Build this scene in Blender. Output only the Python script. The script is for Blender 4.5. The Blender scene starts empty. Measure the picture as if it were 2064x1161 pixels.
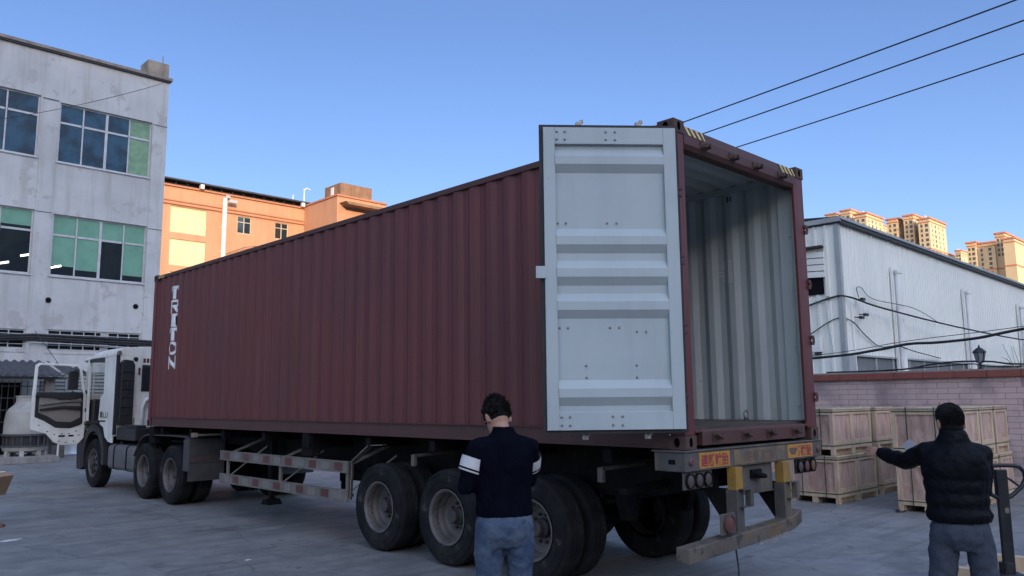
import bpy, bmesh, math, random
from mathutils import Vector, Matrix, noise

random.seed(7)
SC = bpy.context.scene
COL = SC.collection
R = math.radians
V = Vector

# ------------------------------------------------------------------ camera
cam_d = bpy.data.cameras.new('camera')
cam = bpy.data.objects.new('camera', cam_d)
COL.objects.link(cam)
SC.camera = cam
cam_d.sensor_width = 36.0
cam_d.lens = 36.0 * 1618.85 / 2064.0
cam_d.clip_start = 0.05
cam_d.clip_end = 3000.0
_M = Matrix(((0.71888752, -0.69506286, -0.00939982), (-0.08895908, -0.10540277, 0.9904426), (0.68941063, 0.71118062, 0.13760489)))
cam.matrix_world = Matrix.Translation((-5.8328, -3.9348, 1.803)) @ Matrix((_M[0], _M[1], -_M[2])).transposed().to_4x4()

# ------------------------------------------------------------------ light
SUN_EL, SUN_AZ = R(13.0), math.atan2(-0.35, -0.93)      # azimuth measured from +Y towards +X
W = bpy.data.worlds.new('World')
SC.world = W
W.use_nodes = True
nt = W.node_tree
bg = nt.nodes['Background']
sky = nt.nodes.new('ShaderNodeTexSky')
sky.sky_type = 'NISHITA'
sky.sun_disc = False
sky.sun_elevation = SUN_EL
sky.sun_rotation = SUN_AZ % (2 * math.pi)
sky.altitude = 100.0
sky.air_density = 1.0
sky.dust_density = 0.6
sky.ozone_density = 2.5
tint = nt.nodes.new('ShaderNodeMix')
tint.data_type = 'RGBA'
tint.blend_type = 'MULTIPLY'
tint.inputs['Factor'].default_value = 1.0
tint.inputs['B'].default_value = (0.97, 0.985, 1.24, 1)
nt.links.new(sky.outputs[0], tint.inputs['A'])
# sky gain added above the view, brighter towards the zenith, to light the yard
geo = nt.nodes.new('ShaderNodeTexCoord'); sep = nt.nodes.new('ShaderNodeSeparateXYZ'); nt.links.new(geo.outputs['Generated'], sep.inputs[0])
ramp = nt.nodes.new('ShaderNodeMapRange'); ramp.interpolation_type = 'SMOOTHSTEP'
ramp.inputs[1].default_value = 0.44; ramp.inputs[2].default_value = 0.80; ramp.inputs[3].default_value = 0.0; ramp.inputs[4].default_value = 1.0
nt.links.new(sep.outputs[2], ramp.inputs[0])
zenith_gain = nt.nodes.new('ShaderNodeMix'); zenith_gain.data_type = 'RGBA'; zenith_gain.inputs['A'].default_value = (1, 1, 1, 1); zenith_gain.inputs['B'].default_value = (2.6, 2.3, 1.95, 1); zenith_gain.clamp_result = False
nt.links.new(ramp.outputs[0], zenith_gain.inputs['Factor'])
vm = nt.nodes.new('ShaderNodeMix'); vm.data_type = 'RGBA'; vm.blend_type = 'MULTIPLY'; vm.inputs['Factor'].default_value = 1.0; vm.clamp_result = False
nt.links.new(tint.outputs['Result'], vm.inputs['A']); nt.links.new(zenith_gain.outputs['Result'], vm.inputs['B'])
# warm gain added round the sun's azimuth, to brighten faces turned that way
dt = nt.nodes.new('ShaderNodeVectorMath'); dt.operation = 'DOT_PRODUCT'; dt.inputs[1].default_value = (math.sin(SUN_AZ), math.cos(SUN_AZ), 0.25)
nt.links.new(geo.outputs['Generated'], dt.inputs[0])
sunward_gain = nt.nodes.new('ShaderNodeMapRange'); sunward_gain.interpolation_type = 'SMOOTHSTEP'
sunward_gain.inputs[1].default_value = -0.25; sunward_gain.inputs[2].default_value = 0.75
nt.links.new(dt.outputs['Value'], sunward_gain.inputs[0])
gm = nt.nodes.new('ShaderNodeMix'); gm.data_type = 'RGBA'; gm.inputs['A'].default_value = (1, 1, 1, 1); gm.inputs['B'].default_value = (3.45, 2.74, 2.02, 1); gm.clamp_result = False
nt.links.new(sunward_gain.outputs[0], gm.inputs['Factor'])
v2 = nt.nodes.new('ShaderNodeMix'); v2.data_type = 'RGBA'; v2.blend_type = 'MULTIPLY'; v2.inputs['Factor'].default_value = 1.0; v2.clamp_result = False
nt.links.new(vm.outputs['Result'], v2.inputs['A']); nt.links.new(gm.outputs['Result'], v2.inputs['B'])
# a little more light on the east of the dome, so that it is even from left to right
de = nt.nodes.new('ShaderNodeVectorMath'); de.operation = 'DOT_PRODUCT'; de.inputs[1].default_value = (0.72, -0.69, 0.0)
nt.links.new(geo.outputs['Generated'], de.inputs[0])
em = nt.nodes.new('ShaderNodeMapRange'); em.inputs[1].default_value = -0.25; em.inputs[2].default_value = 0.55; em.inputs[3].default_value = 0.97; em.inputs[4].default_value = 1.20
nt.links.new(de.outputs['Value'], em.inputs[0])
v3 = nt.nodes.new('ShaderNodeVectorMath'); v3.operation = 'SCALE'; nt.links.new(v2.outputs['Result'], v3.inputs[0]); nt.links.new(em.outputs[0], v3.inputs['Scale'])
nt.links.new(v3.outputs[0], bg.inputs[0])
bg.inputs[1].default_value = 0.12
sun_d = bpy.data.lights.new('sun', 'SUN')
sun = bpy.data.objects.new('sun', sun_d)
COL.objects.link(sun)
sun_d.energy = 3.2
sun_d.angle = R(0.5)
sun_d.color = (1.0, 0.74, 0.46)
_sd = V((math.sin(SUN_AZ) * math.cos(SUN_EL), math.cos(SUN_AZ) * math.cos(SUN_EL), math.sin(SUN_EL)))
sun.rotation_euler = _sd.to_track_quat('Z', 'Y').to_euler()
SC.view_settings.view_transform = 'Standard'
SC.view_settings.look = 'None'
SC.view_settings.gamma = 1.0
SC.view_settings.exposure = 0.53
SC.render.engine = 'CYCLES'
SC.cycles.max_bounces = 6

# ------------------------------------------------------------------ materials
MATS = {}
def mat(name, col, col2=None, rough=0.7, metal=0.0, scale=3.0, amt=1.0, streak=None, streak_scale=(6, 6, 0.35), bump=0.0, bump_scale=20.0,
        spec=0.4, speck=None, speck_scale=40.0, speck_cut=0.62, emit=None, detail=6.0, rough2=None, lo=0.38, hi=0.68):
    """col mixed with col2 by fractal noise; optional vertical streaks of a third colour; optional specks; bump from noise."""
    m = bpy.data.materials.new(name)
    m.use_nodes = True
    n = m.node_tree.nodes; l = m.node_tree.links
    b = n['Principled BSDF']
    b.inputs['Roughness'].default_value = rough
    b.inputs['Metallic'].default_value = metal
    b.inputs['Specular IOR Level'].default_value = spec
    tc = n.new('ShaderNodeTexCoord')
    def rgb(c):
        x = n.new('ShaderNodeRGB'); x.outputs[0].default_value = (*c, 1); return x.outputs[0]
    def nz(sc, det=6.0, mapping=None, lo=0.4, hi=0.65):
        t = n.new('ShaderNodeTexNoise'); t.inputs['Scale'].default_value = sc; t.inputs['Detail'].default_value = det
        t.inputs['Roughness'].default_value = 0.62
        if mapping:
            mp = n.new('ShaderNodeMapping'); mp.inputs['Scale'].default_value = mapping
            l.new(tc.outputs['Object'], mp.inputs[0]); l.new(mp.outputs[0], t.inputs['Vector'])
        else:
            l.new(tc.outputs['Object'], t.inputs['Vector'])
        r = n.new('ShaderNodeMapRange'); r.inputs[1].default_value = lo; r.inputs[2].default_value = hi
        l.new(t.outputs[0], r.inputs[0])
        return r.outputs[0]
    def mix(f, a, c, k=1.0):
        x = n.new('ShaderNodeMix'); x.data_type = 'RGBA'
        if k != 1.0:
            mm = n.new('ShaderNodeMath'); mm.operation = 'MULTIPLY'; mm.inputs[1].default_value = k; l.new(f, mm.inputs[0]); f = mm.outputs[0]
        l.new(f, x.inputs['Factor']); l.new(a, x.inputs['A']); l.new(c, x.inputs['B'])
        return x.outputs['Result']
    out = rgb(col)
    if col2 is not None:
        f = nz(scale, detail, lo=lo, hi=hi)
        out = mix(f, out, rgb(col2), amt)
        if rough2 is not None:
            rr = n.new('ShaderNodeMapRange'); rr.inputs[3].default_value = rough; rr.inputs[4].default_value = rough2
            l.new(f, rr.inputs[0]); l.new(rr.outputs[0], b.inputs['Roughness'])
    if streak is not None:
        sc, k = streak
        out = mix(nz(1.0, 5.0, streak_scale, 0.5, 0.72), out, rgb(sc), k)
    if speck is not None:
        out = mix(nz(speck_scale, 4.0, None, speck_cut, speck_cut + 0.06), out, rgb(speck))
    l.new(out, b.inputs['Base Color'])
    if bump:
        t = n.new('ShaderNodeTexNoise'); t.inputs['Scale'].default_value = bump_scale; t.inputs['Detail'].default_value = 5
        l.new(tc.outputs['Object'], t.inputs['Vector'])
        bp = n.new('ShaderNodeBump'); bp.inputs['Strength'].default_value = bump; bp.inputs['Distance'].default_value = 0.02
        l.new(t.outputs[0], bp.inputs['Height']); l.new(bp.outputs[0], b.inputs['Normal'])
    if emit:
        b.inputs['Emission Color'].default_value = (*emit[0], 1); b.inputs['Emission Strength'].default_value = emit[1]
    MATS[name] = m
    return m

M = {}
M['red'] = mat('red_oxide_paint', (0.112, 0.0245, 0.0235), (0.090, 0.0235, 0.025), 0.5, scale=0.7, streak=((0.19, 0.085, 0.08), 0.32), streak_scale=(26, 26, 0.30), speck=(0.09, 0.035, 0.025), speck_scale=16, speck_cut=0.66, bump=0.22, bump_scale=1.6)
M['red2'] = mat('worn_red_steel', (0.088, 0.034, 0.031), (0.062, 0.033, 0.029), 0.6, scale=4, speck=(0.055, 0.028, 0.02), speck_scale=20, speck_cut=0.6)
M['rust'] = mat('rusty_brown_steel', (0.085, 0.045, 0.034), (0.05, 0.032, 0.027), 0.75, scale=6, speck=(0.10, 0.05, 0.03), speck_scale=25, speck_cut=0.6)
M['inner'] = mat('light_grey_liner_paint', (0.46, 0.50, 0.49), (0.39, 0.43, 0.42), 0.55, scale=1.2, streak=((0.30, 0.29, 0.26), 0.25), streak_scale=(8, 8, 0.5), speck=(0.28, 0.25, 0.21), speck_scale=9, speck_cut=0.72)
M['doorwhite'] = mat('pale_grey_door_paint', (0.36, 0.415, 0.43), (0.315, 0.37, 0.385), 0.5, scale=1.0, streak=((0.29, 0.31, 0.31), 0.3), streak_scale=(7, 7, 0.6), speck=(0.25, 0.23, 0.19), speck_scale=12, speck_cut=0.73)
M['rubber'] = mat('black_gasket_rubber', (0.018, 0.018, 0.02), (0.03, 0.03, 0.03), 0.7)
M['plywood_floor'] = mat('worn_container_floor', (0.07, 0.058, 0.048), (0.045, 0.038, 0.032), 0.55, scale=3)
M['zinc'] = mat('zinc_fitting', (0.27, 0.27, 0.26), (0.15, 0.14, 0.12), 0.45, 0.7, scale=25)
M['white_letter'] = mat('white_stencil_paint', (0.72, 0.73, 0.74), (0.6, 0.6, 0.6), 0.5, scale=10)
M['haz_y'] = mat('hazard_yellow_tape', (0.62, 0.43, 0.13), (0.5, 0.36, 0.15), 0.5, scale=15)
M['haz_k'] = mat('hazard_black_tape', (0.02, 0.02, 0.022), None, 0.5)
M['chassis'] = mat('dusty_dark_chassis', (0.008, 0.0085, 0.011), (0.016, 0.015, 0.0145), 0.75, spec=0.05, scale=3, speck=(0.026, 0.021, 0.019), speck_scale=14, speck_cut=0.62, bump=0.1)
M['chassis_grey'] = mat('dirty_grey_bumper_paint', (0.095, 0.093, 0.088), (0.052, 0.048, 0.045), 0.65, scale=3, streak=((0.20, 0.14, 0.07), 0.5), streak_scale=(5, 5, 1.2), speck=(0.09, 0.06, 0.04), speck_scale=11, speck_cut=0.6)
M['yellow'] = mat('worn_yellow_paint', (0.29, 0.165, 0.026), (0.20, 0.12, 0.035), 0.55, scale=5, speck=(0.12, 0.09, 0.05), speck_scale=12, speck_cut=0.62)
M['bar'] = mat('scuffed_bumper_steel', (0.115, 0.098, 0.082), (0.06, 0.052, 0.046), 0.6, scale=2.5, streak=((0.24, 0.135, 0.035), 0.7), streak_scale=(2.5, 2.5, 3), speck=(0.05, 0.045, 0.042), speck_scale=9, speck_cut=0.57)
M['sign_y'] = mat('orange_yellow_sticker', (0.44, 0.215, 0.035), (0.34, 0.17, 0.045), 0.55, scale=8, speck=(0.25, 0.17, 0.1), speck_scale=18, speck_cut=0.63)
M['sign_f'] = mat('faded_sticker', (0.20, 0.135, 0.065), (0.105, 0.095, 0.08), 0.65, scale=6, lo=0.42, hi=0.56)
M['sign_r'] = mat('dark_red_lettering', (0.22, 0.022, 0.04), (0.28, 0.05, 0.05), 0.55, scale=20)
M['sign_rf'] = mat('faded_lettering', (0.105, 0.065, 0.055), (0.125, 0.095, 0.075), 0.6, scale=18)
M['tyre'] = mat('dusty_tyre_rubber', (0.011, 0.012, 0.014), (0.026, 0.026, 0.026), 0.85, scale=3.5, bump=0.1, bump_scale=30, spec=0.1, speck=(0.05, 0.048, 0.046), speck_scale=7, speck_cut=0.62)
M['rim'] = mat('dusty_wheel_rim', (0.125, 0.115, 0.112), (0.075, 0.068, 0.066), 0.6, 0.15, scale=5, speck=(0.06, 0.045, 0.04), speck_scale=15, speck_cut=0.6)
M['rim_dark'] = mat('dark_hub_steel', (0.04, 0.037, 0.037), (0.062, 0.056, 0.054), 0.65, scale=8)
M['black'] = mat('black_plastic', (0.013, 0.014, 0.017), (0.022, 0.022, 0.024), 0.5, scale=4)
M['hole'] = mat('painted_hole_shade', (0.008, 0.008, 0.009), None, 0.95, spec=0.1)  # near-black for holes and slots: their inner shade put into the colour
M['cabwhite'] = mat('dusty_white_cab_paint', (0.70, 0.71, 0.67), (0.56, 0.555, 0.52), 0.35, scale=1.5, streak=((0.33, 0.31, 0.28), 0.35), streak_scale=(5, 5, 0.7), spec=0.5)
M['beige'] = mat('beige_door_trim', (0.20, 0.18, 0.16), (0.17, 0.155, 0.14), 0.7, scale=5)
M['tank'] = mat('dusty_aluminium_tank', (0.14, 0.14, 0.145), (0.09, 0.09, 0.09), 0.55, 0.25, scale=3)
M['fender'] = mat('dusty_grey_mudguard', (0.06, 0.06, 0.064), (0.035, 0.035, 0.037), 0.7, scale=3)
M['glass'] = mat('dark_glass', (0.02, 0.024, 0.028), None, 0.06, spec=0.8)
M['red_refl'] = mat('red_reflector', (0.105, 0.036, 0.036), (0.085, 0.034, 0.034), 0.35, scale=20)
M['white_refl'] = mat('white_reflector', (0.19, 0.18, 0.17), (0.13, 0.12, 0.115), 0.5, scale=20)
M['lens'] = mat('dusty_lamp_lens', (0.06, 0.042, 0.043), (0.09, 0.072, 0.07), 0.45, scale=10)
M['lens_red'] = mat('dull_red_lamp_lens', (0.125, 0.04, 0.042), (0.11, 0.055, 0.055), 0.4, scale=10)
M['lens_amber'] = mat('dull_amber_lamp_lens', (0.15, 0.085, 0.035), (0.1, 0.06, 0.03), 0.4, scale=10)
M['guard'] = mat('weathered_aluminium_guard', (0.185, 0.168, 0.15), (0.115, 0.103, 0.093), 0.6, 0.2, scale=5, speck=(0.13, 0.09, 0.07), speck_scale=14, speck_cut=0.62)

def clear_glass():
    m = bpy.data.materials.new('clear_window_glass'); m.use_nodes = True; n = m.node_tree.nodes; l = m.node_tree.links
    for x in list(n): n.remove(x)
    o = n.new('ShaderNodeOutputMaterial'); mx = n.new('ShaderNodeMixShader'); t = n.new('ShaderNodeBsdfTransparent'); g = n.new('ShaderNodeBsdfGlossy'); f = n.new('ShaderNodeFresnel')
    t.inputs[0].default_value = (.72, .76, .75, 1); g.inputs['Roughness'].default_value = .03; f.inputs[0].default_value = 1.4
    l.new(f.outputs[0], mx.inputs[0]); l.new(t.outputs[0], mx.inputs[1]); l.new(g.outputs[0], mx.inputs[2]); l.new(mx.outputs[0], o.inputs[0])
    return m
M['clear'] = clear_glass()
M['batten_like'] = mat('dusty_ochre_steel', (0.22, 0.17, 0.12), (0.15, 0.12, 0.09), 0.7, scale=8)

# ------------------------------------------------------------------ mesh helpers
class MB:
    """collects shapes; build() links them as ONE mesh object"""
    def __init__(s): s.v = []; s.f = []; s.m = []
    def add(s, vs, fs, m=0):
        o = len(s.v); s.v += [tuple(v) for v in vs]
        for f in fs: s.f.append([i + o for i in f]); s.m.append(m)
    def box(s, x0, y0, z0, x1, y1, z1, m=0):
        x0, x1 = min(x0, x1), max(x0, x1); y0, y1 = min(y0, y1), max(y0, y1); z0, z1 = min(z0, z1), max(z0, z1)
        s.add([(x0, y0, z0), (x1, y0, z0), (x1, y1, z0), (x0, y1, z0), (x0, y0, z1), (x1, y0, z1), (x1, y1, z1), (x0, y1, z1)],
              [(3, 2, 1, 0), (4, 5, 6, 7), (0, 1, 5, 4), (1, 2, 6, 5), (2, 3, 7, 6), (3, 0, 4, 7)], m)
    def bar(s, a, b, w, h, m=0, up=(0, 0, 1)):
        """rectangular bar from a to b, w across, h along up"""
        a = V(a); b = V(b); d = (b - a).normalized(); x = d.cross(V(up))
        if x.length < 1e-4: x = d.cross(V((1, 0, 0)))
        x.normalize(); u = x.cross(d)
        vs = [p + x * sx * w / 2 + u * sy * h / 2 for p in (a, b) for sx, sy in ((-1, -1), (1, -1), (1, 1), (-1, 1))]
        s.add(vs, [(0, 1, 2, 3), (7, 6, 5, 4), (0, 4, 5, 1), (1, 5, 6, 2), (2, 6, 7, 3), (3, 7, 4, 0)], m)
    def ring(s, c, ax, ay, n):
        return [V(c) + V(ax) * math.cos(2 * math.pi * i / n) + V(ay) * math.sin(2 * math.pi * i / n) for i in range(n)]
    def loft(s, rings, m=0, caps=True, closed=True):
        n = len(rings[0]); vs = [p for r in rings for p in r]; fs = []
        for k in range(len(rings) - 1):
            for i in range(n if closed else n - 1):
                j = (i + 1) % n
                fs.append((k * n + i, k * n + j, (k + 1) * n + j, (k + 1) * n + i))
        if caps: fs.append(tuple(range(n))[::-1]); fs.append(tuple(range((len(rings) - 1) * n, len(rings) * n)))
        s.add(vs, fs, m)
    def tube(s, pts, r, n=8, m=0, caps=True):
        pts = [V(p) for p in pts]; rs = r if isinstance(r, (list, tuple)) else [r] * len(pts)
        rings = []; px = None
        for i, p in enumerate(pts):
            d = (pts[min(i + 1, len(pts) - 1)] - pts[max(i - 1, 0)])
            d = d.normalized() if d.length > 1e-9 else V((0, 0, 1))
            if px is None:
                px = d.cross(V((0, 0, 1)))
                if px.length < 1e-3: px = d.cross(V((0, 1, 0)))
            px = (px - d * px.dot(d)).normalized(); py = d.cross(px)
            rings.append(s.ring(p, px * rs[i], py * rs[i], n))
        s.loft(rings, m, caps)
    def cyl(s, a, b, r, r2=None, n=16, m=0): s.tube([a, b], [r, r if r2 is None else r2], n, m)
    def lathe(s, prof, o, axis='Z', n=24, m=0, mats=None):
        """prof: list of (radius, height along axis)"""
        o = V(o); A = {'Z': (V((1, 0, 0)), V((0, 1, 0)), V((0, 0, 1))), 'X': (V((0, 1, 0)), V((0, 0, 1)), V((1, 0, 0))), 'Y': (V((0, 0, 1)), V((1, 0, 0)), V((0, 1, 0)))}[axis]
        rr = [s.ring(o + A[2] * h, A[0] * max(r, 1e-4), A[1] * max(r, 1e-4), n) for r, h in prof]
        for k in range(len(rr) - 1): s.loft(rr[k:k + 2], mats[k] if mats else m, caps=False)
    def prism(s, poly, fn, d, m=0):
        """2-D polygon -> 3-D with fn(a, b, depth) at depth 0 and d"""
        n = len(poly); vs = [fn(a, b, 0) for a, b in poly] + [fn(a, b, d) for a, b in poly]
        fs = [tuple(range(n))[::-1], tuple(range(n, 2 * n))] + [(i, (i + 1) % n, n + (i + 1) % n, n + i) for i in range(n)]
        s.add(vs, fs, m)
    def sheet(s, prof, fn, a, b, m=0):
        """open polyline swept from a to b"""
        n = len(prof); vs = [fn(p, a) for p in prof] + [fn(p, b) for p in prof]
        s.add(vs, [(i, i + 1, n + i + 1, n + i) for i in range(n - 1)], m)
    def oval_plate(s, o, ax, ay, w, h, cx, cy, rx, ry, depth, m=0, mh=0, n=16):
        """rectangle w x h (origin o, unit axes ax, ay, outward normal ax x ay) with an oval hole and a pocket behind it"""
        o = V(o); ax = V(ax); ay = V(ay); nn = ax.cross(ay)
        inner = []; outer = []
        for i in range(n):
            t = 2 * math.pi * (i + 0.5) / n; c, q = math.cos(t), math.sin(t)
            inner.append((cx + rx * c, cy + ry * q))
            k = min((w / 2) / abs(c) if abs(c) > 1e-6 else 9, (h / 2) / abs(q) if abs(q) > 1e-6 else 9)
            outer.append((w / 2 + k * c, h / 2 + k * q))
        P = lambda p, d=0: o + ax * p[0] + ay * p[1] - nn * d
        vs = [P(p) for p in outer] + [P(p) for p in inner] + [P(p, depth) for p in inner]
        s.add(vs, [(i, (i + 1) % n, n + (i + 1) % n, n + i) for i in range(n)], m)
        s.add(vs, [(n + i, n + (i + 1) % n, 2 * n + (i + 1) % n, 2 * n + i) for i in range(n)] + [tuple(range(2 * n, 3 * n))], mh)
        cs = [(0, 0), (w, 0), (w, h), (0, h)]
        for (a, b) in cs:   # corners left between outer ring points
            near = sorted(range(n), key=lambda i: (outer[i][0] - a) ** 2 + (outer[i][1] - b) ** 2)[:2]
            s.add([P((a, b)), P(outer[near[0]]), P(outer[near[1]])], [(0, 1, 2)], m)
    def xf(s, mtx):
        s.v = [tuple(mtx @ V(v)) for v in s.v]; return s
    def build(s, name, mats, parent=None, loc=None, smooth=None, bevel=None, label=None, mods=None):
        me = bpy.data.meshes.new(name); me.from_pydata(s.v, [], s.f); me.validate()
        for m in (mats if isinstance(mats, (list, tuple)) else [mats]): me.materials.append(m)
        if len(me.polygons) == len(s.m): me.polygons.foreach_set('material_index', s.m)
        bm = bmesh.new(); bm.from_mesh(me); bmesh.ops.recalc_face_normals(bm, faces=bm.faces); bm.to_mesh(me); bm.free()
        if smooth is not None:
            me.polygons.foreach_set('use_smooth', [True] * len(me.polygons)); me.set_sharp_from_angle(angle=R(smooth))
        ob = bpy.data.objects.new(name, me); COL.objects.link(ob)
        if parent is not None: ob.parent = parent
        if loc is not None: ob.location = loc
        if bevel:
            b = ob.modifiers.new('bevel', 'BEVEL'); b.width = bevel; b.segments = 2; b.limit_method = 'ANGLE'; b.angle_limit = R(40); b.harden_normals = False
        if label: ob['label'] = label
        return ob

def tag(o, label, cat, group=None):
    o['label'] = label; o['category'] = cat
    if group: o['group'] = group
    return o
def thing(name, label, cat, loc=(0, 0, 0), rz=0.0, group=None):
    o = bpy.data.objects.new(name, None); COL.objects.link(o); o.location = loc; o.rotation_euler = (0, 0, rz); o.empty_display_size = 0.2
    return tag(o, label, cat, group)
def struct(o, kind='structure'):
    o['kind'] = kind; return o
def kids(o): return [c for c in bpy.data.objects if c.parent == o]
def copy_tree(o, loc=None, rz=None, label=None, parent=None):
    c = o.copy(); COL.objects.link(c)
    if loc is not None: c.location = loc
    if rz is not None: c.rotation_euler = (0, 0, rz)
    if label: c['label'] = label
    if parent is not None: c.parent = parent
    for k in list(kids(o)): copy_tree(k, parent=c)
    return c
def clone(o, parent, loc):
    c = o.copy(); COL.objects.link(c); c.parent = parent; c.location = loc; return c

def letters(txt, size, bold=0.0, width=1.0, spacing=1.0):
    """flat lettering as (verts2d, faces), left aligned on the base line"""
    cu = bpy.data.curves.new('lettering', 'FONT'); cu.body = txt; cu.size = size; cu.offset = bold; cu.resolution_u = 3; cu.fill_mode = 'FRONT'; cu.space_character = spacing
    ob = bpy.data.objects.new('lettering', cu); COL.objects.link(ob)
    dg = bpy.context.evaluated_depsgraph_get(); dg.update()
    me = bpy.data.meshes.new_from_object(ob.evaluated_get(dg))
    vs = [(v.co.x * width, v.co.y) for v in me.vertices]; fs = [tuple(p.vertices) for p in me.polygons]
    bpy.data.objects.remove(ob); bpy.data.curves.remove(cu); bpy.data.meshes.remove(me)
    return vs, fs
def catenary(a, b, sag, n=24):
    a = V(a); b = V(b)
    return [a.lerp(b, i / n) - V((0, 0, sag * 4 * (i / n) * (1 - i / n))) for i in range(n + 1)]
def rrect(w, h, r, n=4, cx=0.0, cy=0.0):
    out = []
    for (sx, sy, a0) in ((1, 1, 0), (-1, 1, 90), (-1, -1, 180), (1, -1, 270)):
        for i in range(n + 1):
            t = R(a0 + 90 * i / n); out.append((cx + sx * (w / 2 - r) + r * math.cos(t), cy + sy * (h / 2 - r) + r * math.sin(t)))
    return out

# ------------------------------------------------------------------ ground
g = MB()
g.add([(-900, -700, 0), (1200, -700, 0), (1200, 1500, 0), (-900, 1500, 0)], [(0, 1, 2, 3)])
def ground_mat():
    m = bpy.data.materials.new('worn_concrete_yard'); m.use_nodes = True
    n = m.node_tree.nodes; l = m.node_tree.links; b = n['Principled BSDF']
    tc = n.new('ShaderNodeTexCoord')
    def nz(sc, det, lo, hi, mp=None, dist=0.0):
        t = n.new('ShaderNodeTexNoise'); t.inputs['Scale'].default_value = sc; t.inputs['Detail'].default_value = det; t.inputs['Roughness'].default_value = 0.65; t.inputs['Distortion'].default_value = dist
        if mp:
            q = n.new('ShaderNodeMapping'); q.inputs['Scale'].default_value = mp[0]; q.inputs['Rotation'].default_value = (0, 0, mp[1]); l.new(tc.outputs['Object'], q.inputs[0]); l.new(q.outputs[0], t.inputs[0])
        else: l.new(tc.outputs['Object'], t.inputs[0])
        r = n.new('ShaderNodeMapRange'); r.inputs[1].default_value = lo; r.inputs[2].default_value = hi; l.new(t.outputs[0], r.inputs[0]); return r.outputs[0]
    def mix(f, a, c, k=1.0):
        x = n.new('ShaderNodeMix'); x.data_type = 'RGBA'
        mm = n.new('ShaderNodeMath'); mm.operation = 'MULTIPLY'; mm.inputs[1].default_value = k; l.new(f, mm.inputs[0]); l.new(mm.outputs[0], x.inputs['Factor'])
        for s, v in (('A', a), ('B', c)):
            if isinstance(v, tuple): x.inputs[s].default_value = (*v, 1)
            else: l.new(v, x.inputs[s])
        return x.outputs['Result']
    c = mix(nz(0.35, 8, 0.36, 0.66), (0.195, 0.194, 0.190), (0.120, 0.120, 0.120))
    c = mix(nz(2.2, 10, 0.42, 0.66, None, 0.4), c, (0.26, 0.255, 0.245), 0.6)
    c = mix(nz(1.0, 8, 0.50, 0.62, ((0.35, 6.0, 1), R(14)), 0.8), c, (0.095, 0.094, 0.093), 0.55)      # long tyre scuffs
    c = mix(nz(1.0, 6, 0.55, 0.68, ((2.6, 0.28, 1), R(-6)), 0.6), c, (0.075, 0.074, 0.074), 0.25)
    c = mix(nz(0.9, 6, 0.56, 0.70), c, (0.055, 0.055, 0.058), 0.7)
    c = mix(nz(3.1, 5, 0.62, 0.68), c, (0.045, 0.045, 0.047), 0.6)          # oil stains
    c = mix(nz(26, 4, 0.60, 0.72), c, (0.30, 0.295, 0.28), 0.4)           # grit
    # cracks: thin ridges where a warped voronoi edge distance is near zero
    wq = n.new('ShaderNodeTexNoise'); wq.inputs['Scale'].default_value = 1.1; wq.inputs['Detail'].default_value = 6; l.new(tc.outputs['Object'], wq.inputs[0])
    ad = n.new('ShaderNodeVectorMath'); ad.operation = 'MULTIPLY_ADD'; ad.inputs[1].default_value = (0.9, 0.9, 0.0); l.new(wq.outputs['Color'], ad.inputs[0]); l.new(tc.outputs['Object'], ad.inputs[2])
    vo = n.new('ShaderNodeTexVoronoi'); vo.feature = 'DISTANCE_TO_EDGE'; vo.inputs['Scale'].default_value = 0.28; l.new(ad.outputs[0], vo.inputs['Vector'])
    cr = n.new('ShaderNodeMapRange'); cr.inputs[1].default_value = 0.004; cr.inputs[2].default_value = 0.0015; l.new(vo.outputs['Distance'], cr.inputs[0])
    c = mix(cr.outputs[0], c, (0.07, 0.07, 0.071), 0.55)
    # sawn slab joints
    def joint(axis, period, off):
        sp = n.new('ShaderNodeSeparateXYZ'); l.new(tc.outputs['Object'], sp.inputs[0])
        a = n.new('ShaderNodeMath'); a.operation = 'ADD'; a.inputs[1].default_value = off; l.new(sp.outputs[axis], a.inputs[0])
        p = n.new('ShaderNodeMath'); p.operation = 'PINGPONG'; p.inputs[1].default_value = period / 2; l.new(a.outputs[0], p.inputs[0])
        r = n.new('ShaderNodeMapRange'); r.inputs[1].default_value = 0.012; r.inputs[2].default_value = 0.006; l.new(p.outputs[0], r.inputs[0]); return r.outputs[0]
    c = mix(joint(0, 5.0, 1.3), c, (0.08, 0.08, 0.08), 0.1)
    c = mix(joint(1, 5.0, 0.6), c, (0.06, 0.06, 0.06), 0.15)
    l.new(c, b.inputs['Base Color'])
    rr = n.new('ShaderNodeMapRange'); rr.inputs[3].default_value = 0.78; rr.inputs[4].default_value = 0.5; l.new(nz(0.5, 7, 0.4, 0.65), rr.inputs[0]); l.new(rr.outputs[0], b.inputs['Roughness'])
    bt = n.new('ShaderNodeTexNoise'); bt.inputs['Scale'].default_value = 14; bt.inputs['Detail'].default_value = 8; l.new(tc.outputs['Object'], bt.inputs[0])
    bp = n.new('ShaderNodeBump'); bp.inputs['Strength'].default_value = 0.25; bp.inputs['Distance'].default_value = 0.01; l.new(bt.outputs[0], bp.inputs['Height']); l.new(bp.outputs[0], b.inputs['Normal'])
    return m
struct(g.build('concrete_ground', ground_mat()))

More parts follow.
